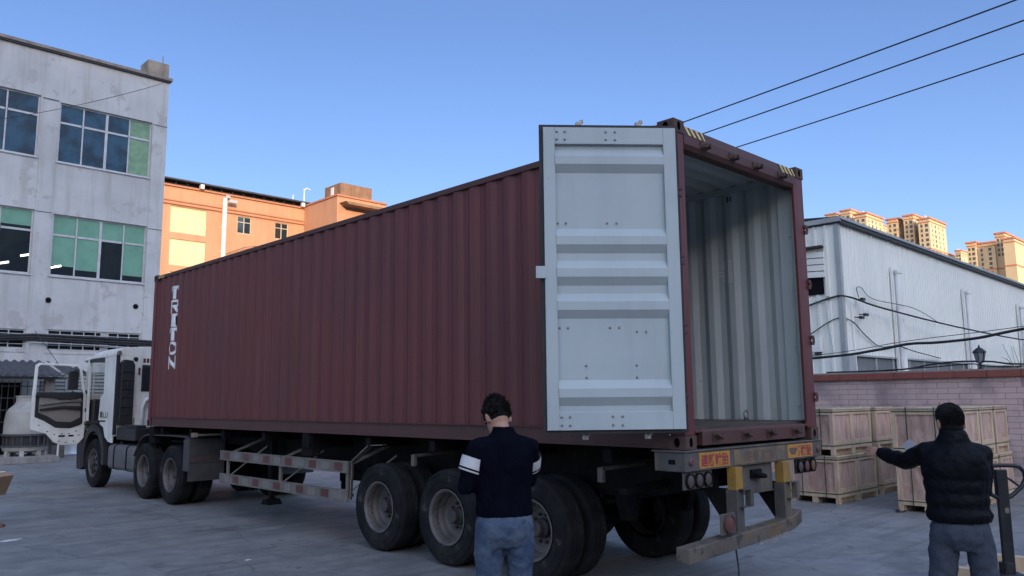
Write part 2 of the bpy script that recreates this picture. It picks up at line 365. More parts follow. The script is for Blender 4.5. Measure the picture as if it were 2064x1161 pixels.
# unseen ridge added behind the camera to keep the evening sun off the yard
def ridge():
    b = MB(); nx = 90; prof = [(-190, 0), (-214, 30), (-240, 62), (-268, 84), (-296, 97), (-310, 99.5), (-330, 90), (-420, 0)]
    rows = []
    for i in range(nx + 1):
        x = -520 + 900 * i / nx
        rows.append([V((x, y + 6 * noise.noise((x * .02, y * .02, 0)), max(0, z + (1.5 if z > 98 else 5) * noise.noise((x * .035, y * .05, 3)) if z > 0 else -1))) for (y, z) in prof])
    b.loft(rows, caps=False, closed=False)
    return struct(b.build('added_shade_ridge', mat('shade_ridge_green', (0.035, 0.05, 0.022), (0.06, 0.075, 0.035), 0.9, scale=0.08, bump=0.6, bump_scale=0.3), smooth=60))
ridge()

# ------------------------------------------------------------------ shipping container (local frame: x across, y forward, z up from its underside)
CL, CW, CH = 12.192, 2.438, 2.896
ct = thing('shipping_container', 'long dark red corrugated shipping container with one pale door swung open, loaded on a trailer', 'container', (0, 0, 1.38))
def corr_profile(y0, y1, pitch=0.278, dep=0.030):
    """(y, depth) points of a trapezoid corrugation: outer flat, slope, inner flat, slope"""
    pts = [(y0, 0.0)]; y = y0
    n = int((y1 - y0) / pitch); p = (y1 - y0) / n
    for i in range(n):
        for k, d in ((0.26, 0.0), (0.50, dep), (0.76, dep), (1.0, 0.0)): pts.append((y + p * k, d))
        y += p
    return pts
SIDE = corr_profile(0.15, CL - 0.12)
def side_depth(y):
    for (a, da), (b, db) in zip(SIDE, SIDE[1:]):
        if a <= y <= b: return da + (db - da) * (y - a) / max(b - a, 1e-9)
    return 0.0
for sgn in (0, 1):
    X = (lambda d: 0.018 + d) if sgn == 0 else (lambda d: CW - 0.018 - d)
    o = MB(); o.sheet(SIDE, lambda p, z: (X(p[1]), p[0], z), 0.155, 2.84, 0)
    t = 0.006
    o.sheet(SIDE, lambda p, z: (X(p[1] + t), p[0], z), 0.155, 2.84, 1)
    o.build('side_panel', [M['red'], M['inner']], ct)
    # rails
    r = MB(); x0, x1 = (0.0, 0.10) if sgn == 0 else (CW, CW - 0.10)
    e = 0.006 if sgn == 0 else -0.006
    r.box(x0 - .8 * e, 0.18, 0.150, x1, CL - 0.18, 0.162); r.box(x0 + 3 * e, 0.18, 0.005, x0 + 4.5 * e, CL - 0.18, 0.150); r.box(x0 + .5 * e, 0.18, -0.008, x1, CL - 0.18, 0.005)
    r.build('bottom_rail', M['red2'], ct)
    r = MB(); r.box(x0 + 1.0 * e, 0.16, 2.815, x0 + 9.4 * e, CL - 0.16, 2.882); r.build('top_rail', M['red2'], ct, bevel=0.006)
    r = MB(); r.box(x0 + 9.6 * e, 0.14, 2.79, x0 + 14 * e, CL - 0.14, 2.8535); r.build('inner_rail', M['inner'], ct)
f = MB(); pr = corr_profile(0.10, CW - 0.10, 0.25, 0.045)
f.sheet(pr, lambda p, z: (p[0], CL - 0.02 - p[1], z), 0.1, 2.83, 0); f.sheet(pr, lambda p, z: (p[0], CL - 0.03 - p[1], z), 0.1, 2.83, 1)
f.build('front_panel', [M['red'], M['inner']], ct)
f = MB(); pr = corr_profile(0.12, CL - 0.12, 0.22, 0.02)
f.sheet(pr, lambda p, x: (x, p[0], 2.876 - p[1]), 0.065, CW - 0.065, 0); f.sheet(pr, lambda p, x: (x, p[0], 2.868 - p[1]), 0.065, CW - 0.065, 1)
f.build('roof_panel', [M['red'], M['inner']], ct)
f = MB(); f.box(0.07, 0.10, 0.148, CW - 0.07, CL - 0.09, 0.176); f.build('floor', M['plywood_floor'], ct)

def casting(x, y, z, sx, sy, sz, hi):
    """corner casting: box between (x,y,z) and (x+sx*.162, y+sy*.178, z+sz*.118) with oval openings on its outer faces"""
    b = MB(); X1, Y1, Z1 = x + sx * 0.162, y + sy * 0.178, z + sz * 0.118
    xa, xb = min(x, X1), max(x, X1); ya, yb = min(y, Y1), max(y, Y1); za, zb = min(z, Z1), max(z, Z1)
    w = 0.118
    # x outer face
    if sx > 0: b.oval_plate((xa, yb, za), (0, -1, 0), (0, 0, 1), 0.178, w, 0.089, 0.059, 0.03, 0.042, 0.05, 0, 1)
    else: b.oval_plate((xb, ya, za), (0, 1, 0), (0, 0, 1), 0.178, w, 0.089, 0.059, 0.03, 0.042, 0.05, 0, 1)
    if sy > 0: b.oval_plate((xa, ya, za), (1, 0, 0), (0, 0, 1), 0.162, w, 0.081, 0.059, 0.026, 0.042, 0.05, 0, 1)
    else: b.oval_plate((xb, yb, za), (-1, 0, 0), (0, 0, 1), 0.162, w, 0.081, 0.059, 0.026, 0.042, 0.05, 0, 1)
    b.oval_plate((xa, ya, zb) if hi else (xb, ya, za), (1, 0, 0) if hi else (-1, 0, 0), (0, 1, 0), 0.162, 0.178, 0.081, 0.089, 0.03, 0.055, 0.05, 0, 1)
    # plain inner faces
    xi = xb if sx > 0 else xa; yi = yb if sy > 0 else ya; zi = za if hi else zb
    b.add([(xi, ya, za), (xi, yb, za), (xi, yb, zb), (xi, ya, zb)], [(0, 1, 2, 3)]); b.add([(xa, yi, za), (xb, yi, za), (xb, yi, zb), (xa, yi, zb)], [(0, 1, 2, 3)]); b.add([(xa, ya, zi), (xb, ya, zi), (xb, yb, zi), (xa, yb, zi)], [(0, 1, 2, 3)])
    return b.build('corner_casting', [M['rust'], M['hole']], ct)
for sx, x in ((1, -0.004), (-1, CW + 0.004)):
    for sy, y in ((1, -0.006), (-1, CL + 0.004)):
        casting(x, y, -0.012, sx, sy, 1, False); casting(x, y, CH + 0.004, sx, sy, -1, True)
for sgn in (0, 1):
    e = 1 if sgn == 0 else -1; x0 = 0.0 if sgn == 0 else CW
    p = MB()
    p.prism([(0, 0), (0.150 + .06 * sgn, 0), (0.150 + .06 * sgn, 0.03), (0.05, 0.05), (0.05, 0.15), (0, 0.15)], lambda a, b, d: (x0 + e * (a + 0.002), b + 0.002, 0.106 + d), CH - 0.218)
    post = p.build('corner_post', M['red'], ct, bevel=0.006)
    for z in (0.42, 1.02, 1.62, 2.22):                      # hinge lugs welded to the rear post
        k_ = 1.0 if sgn == 0 else .45; h = MB(); h.box(x0 - e * 0.03 * k_, -0.05 * k_, z - 0.05, x0 + e * 0.035, 0.001, z - 0.012); h.box(x0 - e * 0.03 * k_, -0.05 * k_, z + 0.012, x0 + e * 0.035, 0.001, z + 0.05); h.cyl((x0 - e * 0.012, -0.03 * k_, z - 0.075 * k_), (x0 - e * 0.012, -0.03 * k_, z + 0.075 * k_), 0.013)
        h.build('hinge_lug', M['red2'], post, bevel=0.003)
    p = MB(); p.box(x0 + e * 0.002, CL - 0.13, 0.106, x0 + e * 0.12, CL - 0.002, CH - 0.112); p.build('corner_post', M['red'], ct, bevel=0.006)
    # lashing rod on the inner face of the rear post
    q = MB(); xi = x0 + e * 0.105; q.cyl((xi, 0.12, 0.2), (xi, 0.12, 2.7), 0.008, n=8)
    for z in (0.33, 0.95, 1.55, 2.15): q.tube([(xi - e * 0.05, 0.12, z), (xi + e * 0.02, 0.115, z), (xi + e * 0.02, 0.135, z), (xi - e * 0.05, 0.14, z)], 0.006, 6)
    q.box(x0 + e * 0.052, 0.09, 0.18, x0 + e * 0.09, 0.26, 2.8)
    q.build('lashing_bar', M['inner'], ct)
# rear header and sill
h = MB(); h.prism([(0.0, 2.786), (0.0, 2.70), (0.03, 2.66), (0.13, 2.66), (0.13, 2.874), (0.022, 2.874)], lambda a, b, d: (0.163 + d, a, b), CW - 0.326)
header = h.build('door_header', M['red2'], ct, bevel=0.005)
s = MB(); s.prism([(0.002, 0.012), (0.002, 0.135), (0.02, 0.15), (0.14, 0.15), (0.14, 0.012)], lambda a, b, d: (0.27 + d, a, b), CW - 0.54)
for x in (0.163, CW - 0.27): s.box(x, 0.06, 0.01, x + 0.107, 0.14, 0.147); s.box(x, 0.004, 0.125, x + 0.107, 0.06, 0.148)
sill = s.build('door_sill', M['red2'], ct, bevel=0.004)
f = MB(); f.box(0.163, CL - 0.12, 0.0, CW - 0.163, CL - 0.005, 0.13); f.build('front_sill', M['red2'], ct); f = MB(); f.box(0.163, CL - 0.10, 2.79, CW - 0.163, CL - 0.005, 2.88); f.build('front_header', M['red2'], ct)
def keeper(parent, x, z, y, up):
    k = MB(); k.box(x - 0.05, y - 0.012, z - 0.035, x + 0.05, y + 0.01, z + 0.035)
    k.tube([(x - 0.035, y - 0.012, z + 0.015 * up), (x - 0.03, y - 0.055, z + 0.02 * up), (x - 0.005, y - 0.06, z + 0.01 * up), (x, y - 0.012, z - 0.01 * up)], 0.015, 6)
    k.tube([(x + 0.04, y - 0.012, z + 0.015 * up), (x + 0.035, y - 0.065, z + 0.02 * up), (x + 0.012, y - 0.07, z - 0.005 * up), (x + 0.005, y - 0.012, z - 0.015 * up)], 0.014, 6)
    return k.build('cam_keeper', M['rust'], parent, smooth=50)
for x in (0.47, 0.97, 1.42, 1.93):
    keeper(header, x, 2.735, 0.0, -1); keeper(sill, x, 0.08, 0.0, 1)
# hazard stripes on the header ends and on the side tops
def hazard(parent, fn, w, h, n):
    k = MB(); k.add([fn(0, 0, .002), fn(w, 0, .002), fn(w, h, .002), fn(0, h, .002)], [(0, 1, 2, 3)], 0)
    st = w / n
    for i in range(n):
        a = i * st + 0.30 * st; poly = [(a + h * 0.45, 0), (a + st * 0.5 + h * 0.45, 0), (a + st * 0.5, h), (a, h)]
        poly = [(min(max(px, 0), w), py) for px, py in poly]
        k.add([fn(px, py, .004) for px, py in poly], [(0, 1, 2, 3)], 1)
    return k.build('hazard_stripe', [M['haz_k'], M['haz_y']], parent)
sl = V((0, 0.022, 0.088)).normalized(); nn = V((0, -0.088, 0.022)).normalized()
for x in (0.17, CW - 0.17 - 0.34): hazard(header, lambda a, b, d, x=x: V((x + a, 0.0, 2.786)) + sl * b * 1.0 + nn * d, 0.34, 0.088, 4)
hazard(ct, lambda a, b, d: (-0.002 - d, CL - 0.19 - a, 2.816 + b), 0.32, 0.064, 4); hazard(ct, lambda a, b, d: (-0.002 - d, 0.52 - a, 2.816 + b), 0.32, 0.064, 4)
# stencilled name running down the front end of the left side, following the corrugation
def block_letters(yc, ztop, w, h, step):
    """TRITON in wide block capitals, one mesh per letter; (a, b) in a unit box, a towards the rear of the truck"""
    ring = lambda ro, ri: None
    def arc(cx, cy, rx, ry, a0, a1, n=7): return [(cx + rx * math.cos(R(a0 + (a1 - a0) * i / n)), cy + ry * math.sin(R(a0 + (a1 - a0) * i / n))) for i in range(n + 1)]
    T = [[(0, 1), (0, .62), (.14, .62), (.22, .80), (.37, .80), (.37, .0), (.63, 0), (.63, .80), (.78, .80), (.86, .62), (1, .62), (1, 1)]]
    I = [[(.14, 1), (.14, .82), (.36, .82), (.36, .18), (.14, .18), (.14, 0), (.86, 0), (.86, .18), (.64, .18), (.64, .82), (.86, .82), (.86, 1)]]
    oa, ia = arc(.68, .71, .32, .29, -90, 90, 9), arc(.66, .71, .10, .11, -90, 90, 9)
    Rr = [[(0, 0), (.26, 0), (.26, 1), (0, 1)], [(.26, .82), (.66, .82), (.68, 1), (.26, 1)], [(.26, .42), (.68, .42), (.66, .60), (.26, .60)], [(.48, .42), (.72, 0), (1, 0), (.76, .42)]] + [[oa[k], oa[k + 1], ia[k + 1], ia[k]] for k in range(9)]
    O = [arc(.5, .5, .5, .5, 90, 270, 12) + arc(.5, .5, .27, .31, 270, 90, 12), arc(.5, .5, .5, .5, 90, -90, 12) + arc(.5, .5, .27, .31, -90, 90, 12)]
    N = [[(0, 0), (0, 1), (.26, 1), (.76, .34), (.76, 1), (1, 1), (1, 0), (.74, 0), (.24, .66), (.24, 0)]]
    for i, polys in enumerate((T, Rr, I, T, O, N)):
        bm = bmesh.new()
        for poly in polys:
            try: bm.faces.new([bm.verts.new((0, yc + w / 2 - a * w, ztop - h - i * step + b * h)) for a, b in poly])
            except ValueError: pass
        bmesh.ops.triangulate(bm, faces=bm.faces[:])
        for (y, d) in SIDE:
            if abs(y - yc) < 0.5: bmesh.ops.bisect_plane(bm, geom=bm.verts[:] + bm.edges[:] + bm.faces[:], plane_co=(0, y, 0), plane_no=(0, 1, 0), dist=1e-5)
        for v in bm.verts: v.co.x = 0.018 + side_depth(v.co.y) - 0.0025
        bmesh.ops.recalc_face_normals(bm, faces=bm.faces)
        me = bpy.data.meshes.new('stencil_letter'); bm.to_mesh(me); bm.free(); me.materials.append(M['white_letter'])
        o = bpy.data.objects.new('stencil_letter', me); COL.objects.link(o); o.parent = ct
block_letters(11.22, 2.60, .38, .245, .262)
# printed notice and small number inside on the right wall
k = MB()
for i in range(13):
    z = 1.99 - i * 0.020
    for (a, b) in ((0, .07 + .02 * random.random()), (.085, .12 + .08 * random.random())):
        ys = [.88 + a] + [p[0] for p in SIDE if .88 + a < p[0] < .88 + b] + [.88 + b]
        for y0, y1 in zip(ys, ys[1:]): k.add([(CW - 0.018 - side_depth(y) - 0.0085, y, z + q) for y, q in ((y0, 0), (y1, 0), (y1, .008), (y0, .008))], [(0, 1, 2, 3)])
k.build('printed_notice', M['white_letter'], ct)
vs, fs = letters('31', .085, .003); k = MB(); k.add([(CW - 0.018 - side_depth(.86) - .012, .92 - v[0], 2.69 + v[1]) for v in vs], fs); k.build('panel_number', M['haz_k'], ct)
# lashing rings on the floor edge
for (x, y) in ((0.13, 0.22), (CW - 0.13, 0.75)):
    q = MB(); q.tube([(x + 0.045 * math.cos(t), y, 0.19 + 0.045 + 0.045 * math.sin(t)) for t in [2 * math.pi * i / 12 for i in range(13)]], 0.008, 6); q.box(x - 0.03, y - 0.02, 0.176, x + 0.03, y + 0.02, 0.192)
    q.build('lashing_ring', M['zinc'], ct, smooth=60)

# doors: local frame X from hinge to free edge, Z up; +Y is the outside before the mirror S
def make_door(ang, hx, full, s):
    S = Matrix.Scale(s, 4, (0, 1, 0))
    W_, Z0, Z1 = 1.185, 0.165, 2.775
    d = MB()      # frame, leaf with horizontal ridges; +Y is the outside (red), -Y the inside (pale)
    st = 0.105
    d.box(0.015, -0.04, Z0, st + 0.02, 0.02, Z1, 0); d.box(W_ - st, -0.04, Z0, W_ - 0.005, 0.02, Z1, 0)
    d.box(st + 0.02, -0.037, Z0, W_ - st, 0.017, Z0 + 0.15, 0); d.box(st + 0.02, -0.037, Z1 - 0.15, W_ - st, 0.017, Z1, 0)
    prof = [(Z0 + 0.15, 0.0)]
    for zc in (0.472, 1.206, 1.49, 1.77, 2.48):               # ridges: up-slope, flat, down-slope
        prof += [(zc - 0.108, 0.0), (zc - 0.036, -0.045), (zc + 0.036, -0.045), (zc + 0.108, 0.0)]
    prof.append((Z1 - 0.15, 0.0))
    d.sheet(prof, lambda p, x: (x, p[1], p[0]), st + 0.02, W_ - st, 0); d.sheet(prof, lambda p, x: (x, p[1] + 0.006, p[0]), st + 0.02, W_ - st, 1)
    door = d.xf(S).build('door', [M['doorwhite'], M['red']], ct, bevel=0.003)
    door.location = (hx, -0.035, 0); door.rotation_euler = (0, 0, ang)
    gk = MB()
    for a in ((-0.012, Z0 - 0.03, 0.014, Z1 + 0.03), (W_ - 0.006, Z0 - 0.03, W_ + 0.028, Z1 + 0.03), (0.014, Z1 + 0.001, W_ - 0.006, Z1 + 0.03), (0.014, Z0 - 0.03, W_ - 0.006, Z0 - 0.001)): gk.box(a[0], -0.012, a[1], a[2], 0.022, a[3])
    gk.xf(S).build('gasket', M['rubber'], door)
    for x in (0.33, 0.86):
        r = MB(); r.cyl((x, 0.05, 0.10), (x, 0.05, 2.84), 0.017, n=10)
        for z in (0.35, 1.0, 1.6, 2.3): r.box(x - 0.045, 0.019, z - 0.03, x + 0.045, 0.072, z + 0.03)
        for z in (0.085, 2.815): r.box(x - 0.03, 0.03, z, x + 0.02, 0.075, z + 0.035); r.box(x - 0.045, 0.035, z + 0.03, x - 0.015, 0.06, z + 0.055)
        r.xf(S).build('lock_rod', M['zinc'], door)
    if full:
        q = MB(); q.box(W_ - 0.02, -0.048, 1.44, W_ + 0.075, -0.0405, 1.545); q.xf(S).build('door_hook_plate', M['doorwhite'], door, bevel=0.006)
        bq = MB(); bq.lathe([(0.0, -0.013), (0.006, -0.012), (0.0095, -0.006), (0.0105, 0.0)], (0, 0, 0), 'Y', 10); b0 = None
        pts = []
        for xx in (1.06, 0.99, 0.63, 0.55):
            pts += [(xx, z, -0.037) for z in (0.205, 0.275, 2.665, 2.735)]
            pts += [(xx, z, 0.0) for z in (1.927, 1.02)]
        pts += [(0.84, 0.70, 0), (0.84, 0.60, 0), (0.41, 0.70, 0), (0.41, 0.60, 0), (0.40, 0.985, 0), (0.32, 0.985, 0)]
        for (xx, z, yy) in pts:
            if b0 is None: b0 = bq.xf(S).build('bolt', M['zinc'], door, (xx, s * (yy - 0.001), z), smooth=60)
            else: clone(b0, door, (xx, s * (yy - 0.001), z))
    for z in (0.42, 1.02, 1.62, 2.22):
        h = MB(); h.box(-0.02, 0.021, z - 0.011, 0.16, 0.034, z + 0.011); h.cyl((-0.005, 0.03, z - 0.011), (-0.005, 0.03, z + 0.011), 0.02, n=10); h.xf(S).build('hinge', M['red2'], door)
    return door
make_door(R(-221), -0.02, True, -1)

# ------------------------------------------------------------------ wheels shared by trailer and tractor
RT = 0.52
def tyre_profile(w, r=RT):
    h = w / 2; ri = 0.298
    return [(ri, -h * .80), (ri + .03, -h * .95), (ri + .10, -h * 1.0), (r - .07, -h * .97), (r - .028, -h * .90), (r - .006, -h * .76), (r, -h * .60),
            (r, -h * .42), (r - .011, -h * .40), (r - .011, -h * .36), (r, -h * .34), (r, -h * .04), (r - .011, -h * .03), (r - .011, h * .03), (r, h * .04),
            (r, h * .34), (r - .011, h * .36), (r - .011, h * .40), (r, h * .42), (r, h * .60), (r - .006, h * .76), (r - .028, h * .90), (r - .07, h * .97), (ri + .10, h), (ri + .03, h * .95), (ri, h * .80)]
def make_wheel(parent, x, y, outer, kind, side):
    """rim object with tyre and hub children; outer face looks to -X for side = -1"""
    w = 0.27; rim = MB(); s = side
    if kind == 'deep':      # outer wheel of a dual pair: dished, disc far inside
        prof = [(0.306, s * .128), (0.300, s * .132), (0.286, s * .126), (0.272, s * .11), (0.262, s * .06), (0.262, s * .02), (0.248, s * -.01), (0.236, s * -.05), (0.20, s * -.075), (0.12, s * -.085), (0.0, s * -.085)]
    elif kind == 'front':   # steering wheel: disc bulges outwards
        prof = [(0.306, s * .125), (0.298, s * .13), (0.283, s * .12), (0.27, s * .085), (0.25, s * .06), (0.235, s * .07), (0.20, s * .10), (0.14, s * .105), (0.0, s * .105)]
    else:
        prof = [(0.306, s * .125), (0.285, s * .12), (0.262, s * .05), (0.262, -s * .12)]
    rim.lathe(prof, (0, 0, 0), 'X', 40)
    if kind in ('deep', 'front'):
        zz = -.083 if kind == 'deep' else .107
        for i in range(8 if kind == 'deep' else 8):     # hand holes as black discs, their inner shade put into the colour
            a = 2 * math.pi * (i + .3) / 8; rr = 0.190 if kind == 'deep' else 0.188
            rim.cyl((s * (zz - .02), rr * math.cos(a), rr * math.sin(a)), (s * (zz + .003), rr * math.cos(a), rr * math.sin(a)), 0.036, n=14, m=1)
        for i in range(10):
            a = 2 * math.pi * i / 10; rr = 0.138; rim.cyl((s * zz, rr * math.cos(a), rr * math.sin(a)), (s * (zz + .045), rr * math.cos(a), rr * math.sin(a)), 0.017, 0.015, n=6, m=2)
    ro = rim.build('wheel', [M['rim'], M['hole'], M['rim_dark']], parent, (x, y, RT), smooth=35)
    t = MB(); t.lathe(tyre_profile(w), (0, 0, 0), 'X', 56)
    for rr in (0.40, 0.475):    # moulded ribs on the side wall
        t.lathe([(rr - .004, s * w / 2 * .985), (rr, s * (w / 2 * .985 + .005)), (rr + .004, s * w / 2 * .98)], (0, 0, 0), 'X', 56)
    t.build('tyre', M['tyre'], ro, smooth=40)
    if kind == 'deep':
        h = MB(); h.lathe([(0.100, s * -.084), (0.098, s * -.03), (0.080, s * -0.005), (0.074, s * .05), (0.064, s * .062), (0.0, s * .065)], (0, 0, 0), 'X', 24); h.build('hub', M['rim_dark'], ro, smooth=35)
    if kind == 'front':
        h = MB(); h.lathe([(0.10, s * .10), (0.098, s * .15), (0.085, s * .165), (0.0, s * .168)], (0, 0, 0), 'X', 24); h.build('hub', M['rim_dark'], ro, smooth=35)
    return ro
def place_wheels(parent, ys, protos):
    for (x, kind, side) in ((0.135 - 0.02, 'deep', -1), (0.135 + 0.32, 'inner', -1), (2.438 - 0.115, 'deep', 1), (2.438 - 0.455, 'inner', 1)):
        key = (kind, side)
        for y in ys:
            if key not in protos: protos[key] = make_wheel(parent, x, y, True, kind, side)
            else: copy_tree(protos[key], loc=(x, y, RT), parent=parent)
PROTO = {}

# ------------------------------------------------------------------ skeletal semi-trailer
tr = thing('semi_trailer', 'dusty skeletal three-axle semi-trailer under the red container, orange stickers on its rear beam', 'trailer', (0, 0, 0))
AX = (1.85, 3.15, 4.45)
place_wheels(tr, AX, PROTO)
for y in AX:
    a = MB(); a.cyl((0.5, y, RT), (1.94, y, RT), 0.075, n=12); a.box(0.72, y - .09, RT + .05, 0.86, y + .09, RT + .16); a.box(1.58, y - .09, RT + .05, 1.72, y + .09, RT + .16); a.build('axle', M['chassis'], tr, smooth=40)
for x in (0.74, 1.70):
    b = MB()                                      # main I-beam, deeper behind the gooseneck
    zt, zb, zg = 1.352, 0.86, 1.06
    b.prism([(0.16, zt), (0.16, 0.98), (0.9, zb), (8.9, zb), (9.6, zg), (12.0, zg), (12.0, zt)], lambda y, z, d: (x - .006 + d, y, z), 0.012)
    b.box(x - .07, 0.16, zt, x + .07, 12.0, zt + .016); b.box(x - .07, 0.9, zb - .016, x + .07, 8.9, zb)
    b.build('main_beam', M['chassis'], tr)
    for y in AX:                                  # leaf springs
        q = MB()
        for k in range(7):
            L = 0.56 - 0.055 * k; q.box(x - .045, y - L, RT + .165 + .0 - .014 * k + .09, x + .045, y + L, RT + .177 - .014 * k + .09)
        q.build('leaf_spring', M['chassis'], tr)
    for y in (1.2, 2.5, 3.8, 5.1):
        q = MB(); q.prism([(y - .14, .87), (y + .14, .87), (y + .07, .60), (y - .07, .60)], lambda a, z, d: (x - .05 + d, a, z), .10); q.build('spring_hanger', M['chassis'], tr)
for y in (0.9, 2.2, 3.5, 4.8, 6.2, 7.6, 9.0, 10.3, 11.6):
    c = MB(); c.box(0.06, y - .05, 1.22, 2.38, y + .05, 1.342)
    c.build('cross_member', M['chassis'], tr)
for y in (6.25, 11.98):                           # twist-lock bolsters
    c = MB(); c.box(0.0, y - .09, 1.16, 2.438, y + .09, 1.362)
    c.box(0.02, y - .13, 1.05, .17, y + .13, 1.16); c.cyl((.095, y, .95), (.095, y, 1.06), .03); c.bar((.095, y - .2, 1.08), (.095, y + .26, 1.08), .03, .03)
    c.build('bolster', M['chassis'], tr, bevel=.006)
# rear beam
b = MB(); yb = -0.012
b.box(-0.035, yb, 1.185, 2.475, 0.30, 1.345); b.box(-0.05, yb - .012, 1.346, 2.49, 0.32, 1.362)
beam = b.build('rear_beam', M['chassis_grey'], tr, bevel=.006)
q = MB(); q.box(-.0375, 0.085, 1.245, -.030, 0.155, 1.285); q.build('slot', M['hole'], beam)
for (x0, x1, txt, kind) in ((0.175, 0.665, '建新輪胎', 'y'), (0.74, 1.68, '建新輪胎', 'f'), (1.74, 2.27, '建新輪胎', 'h')):
    z0, z1 = 1.203, 1.334
    s = MB(); s.box(x0, yb - .0035, z0, x1, yb - .0005, z1); so = s.build('sticker', [M['sign_y'] if kind != 'f' else M['sign_f']], tr)
    vs, fs = letters(txt, 0.105, 0.0022, 1.0)
    xs = [v[0] for v in vs]; w = max(xs) - min(xs); ys = [v[1] for v in vs]; hh = max(ys) - min(ys)
    k = min(x1 - x0 - .05, .62) / w; kz = min(k * 1.02, .112 / hh); t = MB()
    P = [((x0 + x1) / 2 - k * w / 2 + (v[0] - min(xs)) * k, yb - .0055, z0 + .008 + (v[1] - min(ys)) * kz) for v in vs]
    keep = [f for f in fs if kind != 'h' or sum(P[i][0] for i in f) / len(f) > x0 + 0.205]
    t.add(P, keep); t.build('lettering', M['sign_r'] if kind != 'f' else M['sign_rf'], so)
    if kind == 'h':
        t = MB()
        pts = [(x0 + .11 + .075 * math.cos(a) * (1 + .3 * math.sin(3 * a)), z0 + .066 + .045 * math.sin(a) * (1 + .25 * math.cos(2 * a))) for a in [2 * math.pi * i / 20 for i in range(20)]]
        t.add([(px, yb - .0048, pz) for px, pz in pts], [tuple(range(20))]); t.build('worn_patch', M['sign_rf'], so)
q = MB(); q.lathe([(.036, 0), (.036, -.012), (.028, -.02), (0, -.022)], (.055, yb, 1.268), 'Y', 18, mats=[0, 1, 1]); q.build('reflector', [M['chassis_grey'], M['lens_red']], beam, smooth=40)
q = MB(); q.lathe([(.036, 0), (.036, -.012), (.028, -.02), (0, -.022)], (2.39, yb, 1.268), 'Y', 18, mats=[0, 1, 1]); q.build('reflector', [M['chassis_grey'], M['lens_red']], beam, smooth=40)
# lamp clusters
for x0, ms in ((-0.02, ('lens', 'lens', 'lens')), (1.95, ('lens', 'lens_red', 'lens_amber'))):
    p = MB(); p.box(x0, 0.02, 1.035, x0 + .44, 0.035, 1.18); p.box(x0 + .1, .035, 1.1, x0 + .34, .08, 1.18); lp = p.build('lamp_plate', M['chassis_grey'] if x0 < 1 else M['black'], tr, bevel=.004)
    for i in range(3):
        q = MB(); q.lathe([(.064, 0), (.064, -.022), (.056, -.026), (.054, -.016), (.03, -.024), (0, -.027)], (x0 + .085 + .135 * i, .02, 1.105), 'Y', 24, mats=[0, 0, 0, 1, 1])
        q.build('tail_lamp', [M['chassis'], M[ms[i]]], lp, smooth=40)
# rear plate with shackle, under-run guard on two legs
p = MB(); p.box(0.83, 0.03, 0.93, 1.49, 0.05, 1.183); p.box(.83, .02, .915, 1.49, .10, .93); p.build('rear_plate', M['chassis_grey'], tr, bevel=.004)
q = MB(); q.tube([(1.10, .03, 1.10), (1.10, -.05, 1.095), (1.14, -.075, 1.085), (1.20, -.06, 1.075), (1.21, .03, 1.07)], .022, 8); q.box(1.07, .0, 1.055, 1.25, .029, 1.135); q.build('tow_shackle', M['chassis'], tr, smooth=50, bevel=.004)
for (x, side) in ((0.735, -1), (1.605, 1)):
    l = MB(); l.box(x - .06, -.06, 0.985, x + .06, .03, 1.184, 1); l.box(x - .06, -.06, 0.58, x + .06, -.045, 0.985, 0); l.box(x - .06, -.045, .58, x - .047, .05, .985, 0); l.box(x + .047, -.045, .58, x + .06, .05, .985, 0)
    leg = l.build('guard_leg', [M['chassis_grey'], M['yellow']], tr, bevel=.004)
    g = MB(); g.prism([(.05, 0.99), (.34, .99), (.05, .60)], lambda a, z, d: (x - .006 + d, a, z), .012); g.build('gusset', M['chassis'], leg)
    k = MB(); xx = x + (.086 if side > 0 else -.086 + .09)
    k.box(x - .02, -.12, .985, x + .13, -.0605, .995); k.box(x - .02, -.12, .835, x + .13, -.0605, .845); k.box(x + .08, -.12, .845, x + .13, -.0605, .985); k.build('socket_bracket', M['chassis_grey'], leg, bevel=.003)
q = MB(); q.box(0.335, -.10, .635, .575, -.085, .815); lp = q.build('lamp_plate', M['chassis_grey'], tr, bevel=.01)
q = MB(); q.lathe([(.082, 0), (.082, -.02), (.072, -.026), (.066, -.016), (.03, -.024), (0, -.026)], (.455, -.10, .725), 'Y', 26, mats=[0, 0, 0, 1, 1]); q.build('tail_lamp', [M['rust'], M['lens_red']], lp, smooth=40)
b = MB(); rows = []
for x, y, z in ((-.13, -.085, .462), (-.05, -.10, .47), (0.70, -.10, .498), (1.45, -.095, .522), (1.70, -.075, .545), (1.93, -.03, .575)):
    rows.append([(x, y, z), (x, y, z + .125), (x, y + .13, z + .128), (x, y + .13, z + .003)])
b.loft(rows); bar = b.build('under_run_bar', M['bar'], tr, bevel=.008)
q = MB()
for i in range(9):                                 # torn lower lip of the bar
    x = .95 + .06 * i; q.add([(x, -.102, .512 + .004 * i), (x + .055, -.102, .514 + .004 * i), (x + .045, -.125 - .012 * (i % 3), .495 + .004 * i), (x + .01, -.118 - .02 * (i % 2), .49 + .004 * i)], [(0, 1, 2, 3)])
q.build('torn_lip', M['guard'], bar)
q = MB(); q.tube([(.62, -.06, .49), (.63, -.07, .36), (.62, -.08, .27), (.55, -.09, .215), (.42, -.10, .2), (.30, -.12, .21)], .008, 6); q.build('loose_cable', M['rubber'], tr, smooth=60)
